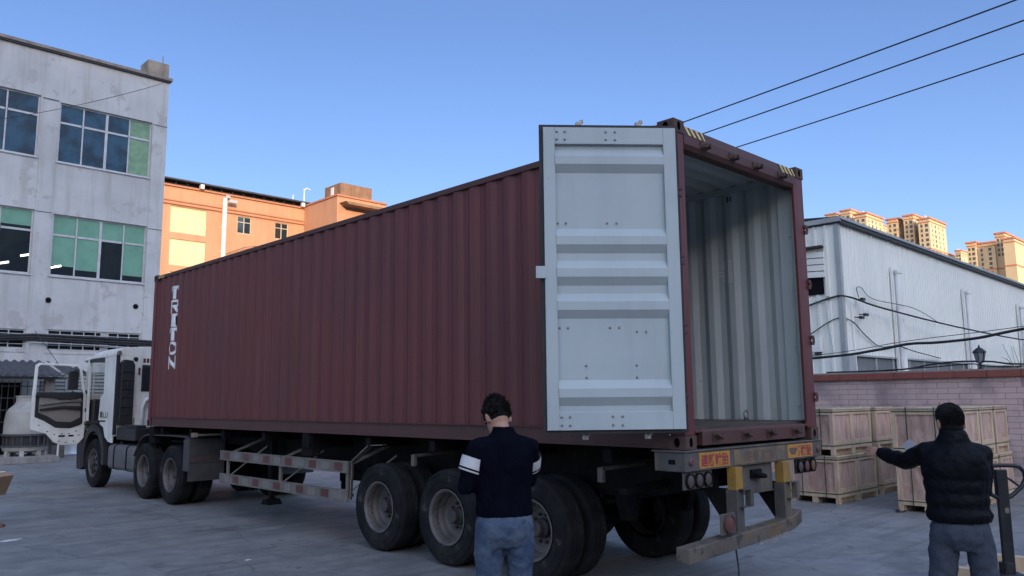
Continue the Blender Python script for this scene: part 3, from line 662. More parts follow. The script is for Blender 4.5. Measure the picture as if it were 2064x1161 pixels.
# side guards
for x, sg in ((0.0, -1), (2.438, 1)):
    u = -sg
    g = MB()
    go = None
    for z in (0.955, 0.595):
        r = MB(); r.box(x, 5.17, z - .075, x + u * .028, 8.95, z - .055); r.box(x + u * .006, 5.17, z - .055, x + u * .02, 8.95, z + .055); r.box(x, 5.17, z + .055, x + u * .028, 8.95, z + .075); r.box(x + u * .003, 6.95, z - .06, x + u * .005, 7.02, z + .06); 
        if go is None: go = r.build('side_guard', M['guard'], tr)
        else: r.build('guard_rail', M['guard'], go)
        if sg < 0:
            for i in range(11):
                y = 5.30 + .33 * i; m_ = MB(); m_.box(x + .002, y, z - .05, x + .0055, y + .19, z + .05); m_.build('marker_strip', M['red_refl'] if i % 2 == (0 if z > .8 else 1) else M['white_refl'], go)
    for y in (5.22, 7.0, 8.72):
        g = MB(); g.box(x + u * .03, y - .03, .55, x + u * .06, y + .03, 1.02); g.bar((x + u * .05, y, .98), (x + u * .66, y - .15, 1.24), .035, .035); g.bar((x + u * .05, y, .62), (x + u * .45, y - .5, 1.1), .02, .02); g.build('guard_post', M['guard'], go)
q = MB(); q.tube([(-.02, 9.95, 1.245), (.25, 9.9, 1.25), (.5, 9.85, 1.25)], .022, 8); q.box(-.045, 9.9, 1.21, .03, 10.02, 1.285); q.build('lock_handle', M['batten_like'], tr, bevel=.005)
# mudguard fronts and small brackets
q = MB(); q.bar((.04, 5.14, .55), (.05, 5.12, 1.02), .05, .012); q.bar((.05, 5.12, 1.02), (.1, 4.8, 1.24), .10, .012); q.bar((.1, 4.8, 1.24), (.1, 4.5, 1.26), .07, .012); q.build('mudguard_stay', M['guard'], tr)
for y in (0.95, 3.8, 2.45):
    q = MB(); q.bar((.04, y, 1.16), (.7, y, 1.17), .04, .03); q.box(.02, y - .02, 1.04, .06, y + .04, 1.17); q.build('mudguard_bracket', M['chassis_grey'], tr)
q = MB(); q.bar((.05, .72, .97), (.75, .72, 1.0), .09, .06); q.build('light_arm', M['chassis'], tr)
# landing legs
for x in (0.55, 1.89):
    q = MB(); q.box(x - .055, 8.15, .45, x + .055, 8.27, 1.2); q.box(x - .04, 8.17, .22, x + .04, 8.25, .46); q.bar((x, 8.2, .9), (x + (.4 if x < 1 else -.4), 7.6, 1.2), .05, .05)
    q.prism([(8.08, .19), (8.34, .19), (8.27, .27), (8.15, .27)], lambda a, z, d: (x - .12 + d, a, z), .24); q.build('landing_leg', M['chassis'], tr, bevel=.004)
q = MB(); q.box(.75, 5.6, .95, 1.7, 8.6, 1.1); q.build('equipment_tray', M['chassis'], tr)
for a, b_, r_ in (((.45, 5.4, .82), (1.1, 5.4, .82), .12), ((1.0, 6.0, .78), (1.0, 6.7, .78), .15), ((1.45, 6.0, .78), (1.45, 6.7, .78), .15)):
    q = MB(); q.cyl(a, b_, r_, n=16); q.build('air_tank', M['chassis'], tr, smooth=40)

# ------------------------------------------------------------------ tractor unit
tk = thing('tractor_truck', 'dusty white cab-over truck with its driver door wide open, coupled to the container trailer', 'truck', (0, 0, 0))
place_wheels(tk, (10.95, 12.25), PROTO)
for x, sd in ((0.14, -1), (2.438 - .14, 1)):
    make_wheel(tk, x, 15.3, True, 'front', sd)
q = MB()
for x in (.80, 1.64): q.prism([(10.3, .82), (16.1, .82), (16.1, 1.06), (10.3, 1.02)], lambda y, z, d: (x - .05 + d, y, z), .1)
for y in (10.4, 11.6, 13.2, 14.6, 15.9): q.box(.85, y - .05, .85, 1.59, y + .05, 1.0)
q.build('chassis_frame', M['chassis'], tk)
for y in (10.95, 12.25):
    q = MB(); q.cyl((.5, y, RT), (1.94, y, RT), .1, n=12); q.lathe([(.05, -.2), (.2, -.12), (.24, 0), (.2, .12), (.05, .2)], (1.22, y, RT), 'X', 16); q.build('axle', M['chassis'], tk, smooth=40)
q = MB(); q.cyl((.25, 15.3, RT), (2.19, 15.3, RT), .07, n=12); q.build('axle', M['chassis'], tk, smooth=40)
q = MB(); q.lathe([(.0, 0), (.46, 0), (.48, .03), (.46, .06), (.0, .07)], (1.22, 11.5, 1.06), 'Z', 28); q.box(.85, 11.0, 1.0, 1.59, 12.0, 1.06); q.build('fifth_wheel', M['chassis'], tk)
# mudguards over the drive axles and the rear apron
for sg, x0 in ((1, 0.0), (-1, 2.438)):
    q = MB()
    arc = lambda yc, a0, a1, n=10, r=.60: [(yc + r * math.cos(R(a0 + (a1 - a0) * i / n)), RT + .06 + r * math.sin(R(a0 + (a1 - a0) * i / n))) for i in range(n + 1)]
    top = [(12.93, .75)] + arc(12.25, 30, 80) + [(12.2, 1.19), (10.85, 1.20)]
    top += [(10.42, 1.19), (10.24, 1.10), (10.19, .95)]
    q.loft([[(x0 + sg * .02, y, z), (x0 + sg * .64, y, z), (x0 + sg * .64, y, z + .018), (x0 + sg * .02, y, z + .018)] for y, z in top])
    q.build('mudguard', M['fender'], tk, smooth=40)
    q = MB(); q.box(x0 + sg * .0, 10.17, .45, x0 + sg * .64, 10.19, 1.17); q.box(x0, 10.155, .87, x0 + sg * .645, 10.168, .885); q.box(x0, 10.155, .76, x0 + sg * .645, 10.168, .775); q.box(x0, 10.19, .62, x0 + sg * .012, 10.42, 1.16)
    q.build('mud_flap', M['fender'], tk)
    q = MB(); q.box(x0 + sg * .02, 10.148, .778, x0 + sg * .62, 10.166, .868); q.build('tail_lamp', M['lens'], tk)
# fuel tank
q = MB(); q.prism(rrect(.60, .52, .10, 4, .32, .70), lambda a, z, d: (a, 12.90 + d, z), 1.48); tank = q.build('fuel_tank', M['tank'], tk, bevel=.02, smooth=40)
for y in (13.25, 13.98):
    q = MB(); q.prism(rrect(.614, .534, .107, 4, .32, .70), lambda a, z, d: (a, y + d, z), .06); q.build('tank_strap', M['chassis'], tank, smooth=40)
q = MB(); q.cyl((.22, 14.12, .955), (.22, 14.12, 1.0), .05); q.build('filler_cap', M['black'], tank)
q = MB(); q.prism(rrect(.5, .42, .06, 4, 2.15, .72), lambda a, z, d: (a, 13.0 + d, z), 1.1); q.build('battery_box', M['black'], tk, smooth=40)
# cab shell (hollow: side walls with door openings, roof, rear wall, floor, windscreen)
ZR, ZF, Y0, Y1 = 2.93, 1.12, 14.12, 16.25
cabm = [M['cabwhite'], M['black'], M['clear']]
c = MB()
def roof_z(y): return 2.985 - 0.02 * max(0, y - 15.0) - 0.16 * max(0, y - 15.35) ** 1.7
def roof_rows():
    rows = []
    for i in range(15):
        y = Y0 - .0 + (16.32 - Y0) * i / 14; zz = roof_z(y); zb = 2.80 - (0.05 * max(0, y - 15.6) ** 1.2)
        rows.append([(0.0, y, zb), (0.005, y, zb + .06), (0.05, y, zz - .05), (.16, y, zz + .0), (.6, y, zz + .03), (1.22, y, zz + .04), (1.84, y, zz + .03), (2.28, y, zz), (2.388, y, zz - .05), (2.433, y, zb + .06), (2.438, y, zb)])
    return rows
c.loft(roof_rows(), 0, caps=True, closed=True)
for x0, sg in ((0.0, 1), (2.438, -1)):
    P = lambda y, z, d: (x0 + sg * (d + .004), y, z)
    # panel behind the door: B pillar widening below the side window
    c.prism([(14.14, 1.12), (14.14, 2.795), (14.86, 2.795), (14.83, 2.03), (15.02, 1.93), (15.08, 1.44), (14.62, 1.44), (14.62, 1.12)], P, .05, 0)
    c.prism([(15.92, 1.36), (15.92, 2.0), (15.90, 2.79), (16.02, 2.77), (16.20, 2.0), (16.26, 1.30)], P, .06, 0)      # A pillar
    c.prism([(14.86, 2.70), (14.86, 2.795), (15.9, 2.79), (15.9, 2.72)], P, .05, 1)                                   # rain gutter and header
    c.prism([(15.08, 1.36), (15.08, 1.44), (15.92, 1.42), (15.92, 1.36)], P, .05, 1)
    if sg < 0: c.prism([(14.83, 1.44), (14.83, 2.05), (15.9, 2.0), (15.92, 1.42)], P, .05, 0); c.prism([(14.86, 2.05), (14.86, 2.70), (15.9, 2.72), (15.91, 2.0)], P, .02, 2)
c.prism([(0.02, 1.12), (.02, 2.80), (2.418, 2.80), (2.418, 1.12)], lambda a, z, d: (a, Y0 + d, z), .04, 0)            # rear wall
c.box(.05, Y0 + .04, 1.12, 2.388, 16.2, 1.16, 1)
c.add([(.06, 16.30, 2.0), (2.378, 16.30, 2.0), (2.30, 16.12, 2.78), (.14, 16.12, 2.78)], [(0, 1, 2, 3)], 2)           # windscreen
c.prism([(16.15, 1.1), (16.28, 1.1), (16.31, 2.0), (16.2, 2.0)], lambda y, z, d: (.02 + d, y, z), 2.398, 0)
cab = c.build('cab', cabm, tk, bevel=.008)
q = MB(); q.box(.53, Y0 - .012, 2.05, 1.72, Y0 - .002, 2.62, 0); q.box(.565, Y0 - .018, 2.085, 1.685, Y0 - .0125, 2.585, 1); q.build('rear_window', [M['black'], M['glass']], cab, bevel=.01)
q = MB(); q.prism([(.075, 1.36), (.075, 2.66), (.13, 2.72), (.29, 2.70), (.335, 2.6), (.335, 1.36)], lambda a, z, d: (a, Y0 - .16 + d, z), .155)     # ribbed air intake
for i, z in enumerate((1.55, 1.72, 1.92, 2.10, 2.28, 2.46)): q.box(.08, Y0 - .18, z, .33, Y0 - .16, z + .02)
for i in range(5): q.box(.19, Y0 - .175, 1.58 + .18 * i, .215, Y0 - .16, 1.70 + .18 * i)
q.build('air_intake', M['black'], cab, bevel=.01)
q = MB(); q.box(-.004, Y0 - .03, 1.15, .07, Y0 + .012, 2.83); q.build('corner_seal', M['black'], cab, bevel=.012)
q = MB(); q.lathe([(0, -.03), (.05, -.025), (.05, 0)], (.04, Y0 - .03, 2.86), 'Y', 14); q.build('marker_lamp', M['zinc'], cab)
q = MB(); q.lathe([(0, -.03), (.045, -.025), (.05, 0)], (.39, Y0 - .005, 2.74), 'Y', 16); q.build('work_lamp', M['glass'], cab)
q = MB(); q.box(.455, Y0 - .006, 2.40, .50, Y0 - .001, 2.56); q.build('reflector', M['red_refl'], cab)
q = MB()
for i in range(4): q.box(.55 + .07 * i, Y0 - .005, 2.665, .60 + .07 * i, Y0 - .001, 2.76)
q.build('red_marking', M['red_refl'], cab)
q = MB(); q.tube([(.55, Y0 - .03, 1.20), (.55, Y0 - .06, 1.70), (.62, Y0 - .06, 1.88), (1.2, Y0 - .06, 1.92)], .045, 8); q.box(.40, Y0 - .10, 1.2, .52, Y0 - .01, 1.5); q.build('air_pipe', M['cabwhite'], cab, smooth=50)
q = MB(); q.tube([(1.0, Y0 - .02, 1.5), (.98, Y0 - .3, 1.35), (1.05, Y0 - .7, 1.2), (1.1, Y0 - 1.1, 1.15)], .02, 6); q.build('air_hose', M['rubber'], tk, smooth=60)
q = MB(); q.tube([(1.1, Y0 - .02, 1.45), (1.15, Y0 - .35, 1.28), (1.15, Y0 - .8, 1.25), (1.2, Y0 - 1.3, 1.2)], .02, 6); q.build('air_hose', M['rubber'], tk, smooth=60)
q = MB(); q.box(.06, 13.0, 1.05, .62, 14.05, 1.30); q.box(.1, 13.05, 1.30, .3, 13.6, 1.36); q.build('equipment_box', M['black'], tk, bevel=.02)
# small printed marks on the lower side panel
for txt, y, z, sz, nm in (('RLN', 14.98, 1.50, .10, 'M'), ('DASIANPA', 14.86, 1.29, .07, 'S')):
    if nm == 'M':
        q = MB()
        for (a, w, h) in ((0, .11, .13), (.15, .02, .12), (.21, .02, .10), (.24, .06, .02), (.33, .02, .11), (.35, .06, .02), (.45, .02, .12)): q.box(.0005, 14.96 - a - w, 1.50, .0038, 14.96 - a, 1.50 + h)
        q.build('side_marking', M['black'], cab)
# lower step panel, front wheel arch, bumper
q = MB(); q.prism([(14.16, .98), (14.16, 1.41), (14.98, 1.41), (14.98, 1.36), (14.75, 1.30), (14.62, 1.10), (14.4, 1.0)], lambda y, z, d: (.008 + d, y, z), .03); q.build('step_panel', M['cabwhite'], cab, bevel=.004)
for sg, x0 in ((1, -.012), (-1, 2.45)):
    q = MB(); ri, ro = .60, .76
    rows = []
    for i in range(17):
        a = R(-18 + 205 * i / 16); rows.append([(x0, 15.3 + ri * math.cos(a), RT + .08 + ri * math.sin(a)), (x0, 15.3 + ro * math.cos(a), RT + .08 + ro * math.sin(a)), (x0 + sg * .4, 15.3 + ro * math.cos(a), RT + .08 + ro * math.sin(a)), (x0 + sg * .4, 15.3 + ri * math.cos(a), RT + .08 + ri * math.sin(a))])
    q.loft(rows); q.build('wheel_arch', M['black'], cab, smooth=35)
q = MB(); q.prism([(16.0, .34), (16.0, 1.2), (16.34, 1.2), (16.40, .8), (16.34, .34)], lambda y, z, d: (-.02 + d, y, z), 2.478); q.build('bumper', M['black'], tk, bevel=.03)
# interior: seat, steering wheel, dash
q = MB(); q.box(.3, 14.45, 1.2, .85, 15.0, 1.62); q.prism([(14.35, 1.6), (14.5, 1.6), (14.42, 2.4), (14.3, 2.4)], lambda y, z, d: (.32 + d, y, z), .5); q.build('seat', M['black'], cab, bevel=.04)
q = MB(); q.tube([(.58 + .23 * math.cos(t), 15.55 + .1 * math.sin(t), 1.95 + .2 * math.sin(t)) for t in [2 * math.pi * i / 20 for i in range(21)]], .018, 6); q.cyl((.58, 15.55, 1.95), (.58, 15.9, 1.7), .03); q.build('steering_wheel', M['black'], cab, smooth=60)
q = MB(); q.box(.1, 15.8, 1.3, 2.3, 16.2, 1.9); q.build('dashboard', M['black'], cab, bevel=.04)
# open driver door: hinged on the A pillar, standing square to the cab; local frame x from hinge to free edge (world -X), z up
d = MB()
F = lambda a, z, dd: (a, dd, z)
def frame_ring(outer, inner, t, m):
    n = len(outer); vs = [F(a, z, 0) for a, z in outer] + [F(a, z, 0) for a, z in inner] + [F(a, z, t) for a, z in outer] + [F(a, z, t) for a, z in inner]
    fs = []
    for i in range(n):
        j = (i + 1) % n; fs += [(i, j, n + j, n + i), (2 * n + i, 3 * n + i, 3 * n + j, 2 * n + j), (i, 2 * n + i, 2 * n + j, j), (n + i, n + j, 3 * n + j, 3 * n + i)]
    d.add(vs, fs, m)
oz = [(.0, 1.28), (.02, 2.0), (.13, 2.60), (.22, 2.685), (1.0, 2.70), (1.075, 2.64), (1.10, 2.0), (1.095, 1.48), (.86, 1.38), (.62, 1.22), (.3, 1.20), (.1, 1.26)]
iz = [(.06, 1.36), (.075, 2.0), (.17, 2.57), (.24, 2.635), (.98, 2.65), (1.02, 2.61), (1.035, 2.0), (1.03, 1.53), (.84, 1.44), (.60, 1.285), (.31, 1.265), (.14, 1.32)]
frame_ring(oz, iz, .05, 0)
d.prism([(.0, 1.28), (.1, 1.26), (.3, 1.20), (.62, 1.22), (.86, 1.38), (1.095, 1.48), (1.09, 1.26), (.78, 1.16), (.62, .98), (.45, .90), (.12, .92), (.01, 1.05)], F, .05, 0)
dr = d.build('door', [M['cabwhite']], tk, (-.01, 15.98, 0), bevel=.006)
dr.rotation_euler = (0, 0, R(180 + 3)); 
def onbk(nm, mats, fn, bevel=None):
    k = MB(); fn(k); return k.build(nm, mats, dr, bevel=bevel)
# after the half turn local +y looks back at the trailer: the inside of the door
onbk('door_seal', M['black'], lambda k: (k.prism([(.06, 1.36), (.075, 2.0), (.12, 2.0), (.115, 1.5), (.3, 1.40), (.60, 1.42), (.80, 1.55), (.97, 1.62), (.97, 2.02), (1.035, 2.02), (1.03, 1.53), (.84, 1.44), (.60, 1.285), (.31, 1.265), (.14, 1.32)], lambda a, z, q: F(a, z, .02 + q), .045),), .004)
onbk('door_trim', M['beige'], lambda k: k.prism([(.115, 1.5), (.12, 2.0), (.96, 2.02), (.97, 1.62), (.80, 1.55), (.60, 1.42), (.3, 1.40)], lambda a, z, q: F(a, z, .015 + q), .045), .004)
onbk('arm_rest', M['black'], lambda k: (k.prism([(.10, 1.97), (.10, 2.06), (1.03, 2.06), (1.03, 1.97), (.75, 1.95), (.55, 1.90), (.36, 1.88)], lambda a, z, q: F(a, z, .062 + q), .05), k.prism([(.12, 1.66), (.14, 1.75), (.5, 1.76), (.95, 1.70), (.95, 1.66), (.5, 1.71)], lambda a, z, q: F(a, z, .062 + q), .06)), .008)
onbk('grab_strip', M['zinc'], lambda k: (k.prism([(.10, 1.84), (.12, 1.90), (.45, 1.89), (.94, 1.80), (.94, 1.775), (.45, 1.84)], lambda a, z, q: F(a, z, .062 + q), .045), k.tube([(.15 + .045 * math.cos(t), .09, 2.0 + .045 * math.sin(t)) for t in [2 * math.pi * i / 14 for i in range(15)]], .012, 6)), .004)
onbk('window_pane', M['glass'], lambda k: k.box(.08, .022, 2.06, .10, .026, 2.1))
onbk('hinge', M['rust'], lambda k: (k.box(-.06, .0, 1.62, .03, .05, 1.70), k.box(-.06, .0, 1.32, .03, .05, 1.40), k.box(-.06, .0, 2.02, .03, .05, 2.1)), .004)
mi = MB(); mi.prism(rrect(.20, .42, .04, 3, .20, 2.33), lambda a, z, q: (a, -.30 + q, z), .09); mi.prism(rrect(.20, .18, .04, 3, .18, 1.98), lambda a, z, q: (a, -.30 + q, z), .09); mi.tube([(.05, -.02, 2.5), (.18, -.24, 2.58), (.2, -.24, 2.4)], .018, 6); mi.tube([(.05, -.02, 1.95), (.18, -.24, 1.9), (.2, -.24, 2.1)], .018, 6)
mi.build('wing_mirror', M['black'], dr, bevel=.012)
k = MB()
for (a, z) in ((.16, 1.19), (.30, 1.14), (.45, 1.14), (.60, 1.13), (.74, 1.20), (.92, 1.34), (.2, .97), (.36, .95), (.5, .98), (.1, 1.1)): k.box(a, .049, z, a + .035, .052, z + .018)
k.box(.22, .049, 1.08, .33, .052, 1.12); k.box(.40, .049, 1.08, .53, .052, 1.12)
k.build('access_slots', M['hole'], dr)

# ------------------------------------------------------------------ grey factory block on the left
M['render'] = mat('stained_pale_render', (0.53, 0.54, 0.535), (0.42, 0.43, 0.425), 0.85, scale=0.5, streak=((0.32, 0.305, 0.275), 0.65), streak_scale=(2.6, 2.6, 0.22), speck=(0.40, 0.395, 0.38), speck_scale=1.1, speck_cut=0.56, bump=0.1)
M['concrete'] = mat('weathered_concrete', (0.25, 0.235, 0.22), (0.16, 0.15, 0.14), 0.9, scale=2, streak=((0.10, 0.09, 0.085), 0.7), streak_scale=(6, 6, .5))
M['dark_trim'] = mat('dark_metal_trim', (0.035, 0.035, 0.038), None, 0.6)
M['frame_alu'] = mat('dull_aluminium_frame', (0.52, 0.53, 0.54), (0.42, 0.42, 0.42), 0.5, 0.2, scale=4)
M['pane_blue'] = mat('blue_glass_painted_reflection', (0.018, 0.070, 0.122), (0.007, 0.026, 0.048), 0.12, scale=1.1, spec=0.22, lo=.44, hi=.60)  # blue sky and dark tree reflections painted into the pane colour
M['pane_dark'] = mat('dark_room_glass', (0.016, 0.024, 0.030), (0.026, 0.034, 0.036), 0.15, scale=2, spec=0.25)
M['pane_green'] = mat('green_blind_behind_glass', (0.17, 0.36, 0.26), (0.14, 0.30, 0.215), 0.3, scale=1.5, spec=0.3)
M['pane_moss'] = mat('mottled_green_film', (0.22, 0.35, 0.21), (0.13, 0.25, 0.17), 0.3, scale=5, spec=0.3)
M['tube_lit'] = mat('fluorescent_tube', (0.8, 0.8, 0.8), None, 0.5, emit=((1.0, 0.97, 0.9), 2.2))
M['slat'] = mat('pale_metal_slats', (0.36, 0.365, 0.35), (0.27, 0.275, 0.265), 0.55, scale=3)
YG, XE = 30.0, 6.62
gb = thing('factory_building', 'stained pale grey factory block with three rows of windows, left of the truck', 'building', (-6, YG, 0))
def G(b, name, mats, parent=gb, **k):
    b.xf(Matrix.Translation((6, -YG, 0))); return b.build(name, mats, parent, **k)
# openings in the front wall (x0, x1, z0, z1)
UP = [(-2.55, 1.83, 11.17, 13.63), (2.52, 6.02, 11.12, 13.52)]
MID = [(-2.45, 1.89, 6.64, 9.12), (2.54, 6.03, 6.65, 9.06)]
LOW = [(-2.2, 1.88, 3.83, 4.56), (2.60, 6.0, 3.81, 4.60)]
XL = -16.0
def wall_with(b, y0, y1, x0, x1, z0, z1, holes, m=0):
    xs = sorted({x0, x1} | {h[0] for h in holes} | {h[1] for h in holes}); zs = sorted({z0, z1} | {h[2] for h in holes} | {h[3] for h in holes})
    ins = lambda x, z: any(h[0] < x < h[1] and h[2] < z < h[3] for h in holes)
    for i in range(len(xs) - 1):
        run = None
        for j in range(len(zs) - 1):
            if not ins((xs[i] + xs[i + 1]) / 2, (zs[j] + zs[j + 1]) / 2): b.box(xs[i], y0, zs[j], xs[i + 1], y1, zs[j + 1], m)
w = MB(); DOORWAY = [(2.45, 5.2, 0.0, 3.0), (-1.9, 1.9, 0.0, 2.6)]
allh = UP + MID + LOW + DOORWAY
# build the front wall as one grid of faces with reveals
def holed_face(b, y, x0, x1, z0, z1, holes, depth, m=0, seam=None):
    xs = sorted({x0, x1} | {h[0] for h in holes} | {h[1] for h in holes}); zs = sorted({z0, z1} | {h[2] for h in holes} | {h[3] for h in holes})
    ins = lambda x, z: any(h[0] < x < h[1] and h[2] < z < h[3] for h in holes)
    for i in range(len(xs) - 1):
        for j in range(len(zs) - 1):
            if not ins((xs[i] + xs[i + 1]) / 2, (zs[j] + zs[j + 1]) / 2):
                b.add([(xs[i], y, zs[j]), (xs[i + 1], y, zs[j]), (xs[i + 1], y, zs[j + 1]), (xs[i], y, zs[j + 1])], [(0, 1, 2, 3)], m)
    for (a, c, d, e) in holes:
        b.add([(a, y, d), (c, y, d), (c, y, e), (a, y, e), (a, y + depth, d), (c, y + depth, d), (c, y + depth, e), (a, y + depth, e)], [(0, 1, 5, 4), (1, 2, 6, 5), (2, 3, 7, 6), (3, 0, 4, 7)], m)
holed_face(w, YG, XL, XE, 0, 15.5, allh, 0.22)
w.add([(XE, YG, 0), (XE, YG + 16, 0), (XE, YG + 16, 15.5), (XE, YG, 15.5), (XL, YG, 15.5), (XL, YG + 16, 15.5), (XL, YG, 0), (XL, YG + 16, 0)], [(0, 1, 2, 3), (3, 2, 5, 4), (4, 5, 7, 6)])
for (a, c, d, e) in LOW: w.box(a - .05, YG - .025, d - .12, c + .05, YG + .0, d - .03)
for x0 in (1.90, 6.04): w.box(x0, YG - .03, 0, x0 + (.56 if x0 < 3 else .58), YG - .001, 13.42); 
G(w, 'wall', M['render'])
t = MB(); t.box(XL, YG - .14, 15.5, XE + .10, YG + 16, 15.62); t.box(XL, YG - .10, 15.43, XE + .06, YG - .001, 15.5, 1); G(t, 'roof_edge', [M['concrete'], M['dark_trim']])
t = MB(); t.box(5.75, YG + .1, 15.62, 6.62, YG + 1.0, 16.3); t.cyl((6.45, YG + .4, 16.3), (6.45, YG + .4, 16.75), .02); G(t, 'roof_block', M['concrete'])
for z in (13.43, 8.95): 
    t = MB(); t.box(6.04, YG - .034, z, XE, YG - .0305, z + .03); t.box(1.90, YG - .034, z + .10, 2.46, YG - .0305, z + .13); G(t, 'wall_joint', M['dark_trim'])
P_ = [M['pane_blue'], M['pane_dark'], M['pane_green'], M['pane_moss']]
def shop_window(h, spec, ztr):
    """aluminium window: four columns, transom, panes by material index (top row, bottom row); partial = blind drawn part way"""
    a, c, d, e = h; y = YG + .10; n = 4; f = MB(); wd = (c - a) / n
    f.box(a, y, d, a + .06, y + .07, e); f.box(c - .06, y, d, c, y + .07, e); f.box(a + .06, y, d, c - .06, y + .07, d + .07); f.box(a + .06, y, e - .06, c - .06, y + .07, e)
    for i in range(1, n): f.box(a + wd * i - (.05 if i == 2 else .025), y - .008, d + .07, a + wd * i + (.05 if i == 2 else .025), y + .06, e - .06)
    for i in range(n): f.box(a + wd * i + .05, y + .003, ztr - .04, a + wd * (i + 1) - .05, y + .055, ztr + .04)
    f.box(a - .04, YG - .05, d - .05, c + .04, y - .001, d - .002)
    fo = G(f, 'window', M['frame_alu'], gb)
    g = MB(); b = MB(); L = MB()
    for i in range(n):
        for k, (z0, z1) in enumerate(((ztr, e), (d, ztr))):
            mt, part = spec[k][i]
            x0, x1 = a + wd * i, a + wd * (i + 1)
            if part is None: g.box(x0 + .01, y + .03, z0, x1 - .01, y + .036, z1, mt)
            else:
                g.box(x0 + .01, y + .03, z0, x1 - .01, y + .036, z0 + (z1 - z0) * part, 1); g.box(x0 + .01, y + .03, z0 + (z1 - z0) * part, x1 - .01, y + .036, z1, mt)
    g.xf(Matrix.Translation((6, -YG, 0))); g.build('glazing', P_, fo)
    return fo
N = None
shop_window(UP[0], [[(0, N)] * 4, [(0, N)] * 4], 13.63 - .78)
shop_window(UP[1], [[(0, N), (0, N), (0, N), (3, N)], [(0, N), (0, N), (0, N), (3, N)]], 13.52 - .78)
f0 = shop_window(MID[0], [[(2, N), (2, N), (2, .1), (2, .2)], [(1, N), (1, N), (2, .0), (1, N)]], 9.12 - .80)
f1 = shop_window(MID[1], [[(2, N), (2, N), (2, N), (2, N)], [(2, .26), (2, .2), (1, N), (2, .18)]], 9.06 - .80)
for fo, x, z in ((f0, 1.0, 6.98), (f0, 1.7, 7.35), (f1, 2.75, 7.02)):
    k = MB(); k.bar((x - .14, YG + .125, z - .04), (x + .2, YG + .125, z + .06), .02, .07); k.xf(Matrix.Translation((6, -YG, 0))); k.build('ceiling_light', M['tube_lit'], fo)
for h in LOW:
    a, c, d, e = h; f = MB(); y = YG + .05
    f.box(a, y, d, c, y + .06, d + .06); f.box(a, y, e - .05, c, y + .06, e)
    for i in range(9): x = a + .03 + (c - a - .06) * i / 8; f.box(x - .02, y - .02, d + .06, x + .02, y, e - .05)
    for k in range(4): z = d + .06 + (e - d - .1) * (k + 1) / 5; f.box(a, y - .04, z - .012, c, y - .021, z + .012)
    f.box(a + .0, y + .005, d + .06, a + .06, y + .055, e - .05); f.box((a + c) / 2 + .2, y + .005, d + .06, (a + c) / 2 + .5, y + .055, e - .05)
    fo = G(f, 'window', M['frame_alu']); g = MB(); g.box(a, YG + .14, d, c, YG + .15, e); g.xf(Matrix.Translation((6, -YG, 0))); g.build('glazing', M['pane_dark'], fo)
for (x, z) in ((2.56, 5.70), (5.74, 5.69)):
    k = MB(); k.lathe([(.115, -.012), (.10, -.012), (.10, .0), (.09, .004), (0, .006)], (x, YG - .006, z), 'Y', 20, mats=[0, 0, 1, 1]); G(k, 'wall_vent', [M['concrete'], M['hole']])
k = MB()
for i in range(22): z = .05 + .134 * i; k.prism([(YG + .10, z), (YG + .03, z + .045), (YG + .03, z + .11), (YG + .10, z + .134)], lambda y, zz, d: (2.45 + d, y, zz), 2.75, 0)
for x in (3.35, 4.3): k.box(x, YG + .0, 0, x + .07, YG + .03, 3.0)
G(k, 'roller_shutter', M['slat'])
k = MB(); k.box(-1.9, YG + .2, 0, 1.9, YG + .21, 2.6); G(k, 'doorway_shade_sheet', M['hole'])  # black sheet stands in for the darkness under the shed
cb = MB()
for i, (z, r) in enumerate(((4.34, .05), (4.25, .06), (4.18, .045))): cb.tube([(-9, YG - .12, z - .35), (-3, YG - .12, z - .3), (0.2, YG - .12, z - .12), (1.9, YG - .12, z), (2.1, YG - .14, z + .02), (4.2, YG - .12, z - .02 * i), (6.7, YG - .12, z - .06), (9, YG + .3, z - .08)], r, 8)
tag(cb.build('pipe_bundle', M['rubber'], smooth=60), 'bundle of black pipes strung along the grey factory wall above its barred windows', 'pipe')
cb = MB(); cb.tube([(1.95, YG - .2, 2.9), (1.95, YG - .16, 4.02), (2.05, YG - .15, 4.08), (4.5, YG - .15, 4.05), (7.0, YG - .15, 3.95)], .022, 6); tag(cb.build('conduit', M['frame_alu'], smooth=60), 'thin white conduit running under the black pipes on the grey wall', 'pipe')
cb = MB(); cb.tube(catenary((6.3, YG - .16, 15.3), (-4.2, 26.0, 9.6), .35), .011, 5); tag(cb.build('cable', M['rubber']), 'thin dark cable slanting from the grey block\'s roof corner across its upper windows', 'cable')
cb = MB(); cb.tube([(2.12, YG - .3, 4.5), (2.75, 28.8, 3.25)], .012, 5); tag(cb.build('guy_wire', M['dark_trim']), 'short wire from the black pipes down to the shed roof', 'wire')

# lean-to with corrugated roof
M['roofsheet'] = mat('dark_asbestos_sheet', (0.075, 0.08, 0.09), (0.05, 0.052, 0.06), 0.8, scale=2.5, speck=(0.12, 0.12, 0.12), speck_scale=8, speck_cut=.66)
sh = thing('lean_to_shed', 'open shed with dark wavy roof sheets against the grey factory wall', 'shed', (0, 28.5, 0))
k = MB(); n = 160; prof = [(-4.5 + 8.0 * i / n, .045 * math.sin(2 * math.pi * (i / n) * 8.0 / .26)) for i in range(n + 1)]
def roofp(p, t): return (p[0] - .7 * 0 - (1 - t) * .0, -1.5 + 2.75 * t - 0.0, 2.76 + .62 * t + p[1])
k.sheet([p for p in prof if p[0] < 2.55], roofp, 0, 1); k.sheet([p for p in prof if 2.54 < p[0] < 3.4], lambda p, t: roofp(p, t * (1 - .45 * (p[0] - 2.5))), 0, 1)
k.sheet([p for p in prof if p[0] < 2.55], lambda p, t: tuple(V(roofp(p, t)) - V((0, 0, .012))), 0, 1)
k.build('roof', M['roofsheet'], sh, smooth=50)
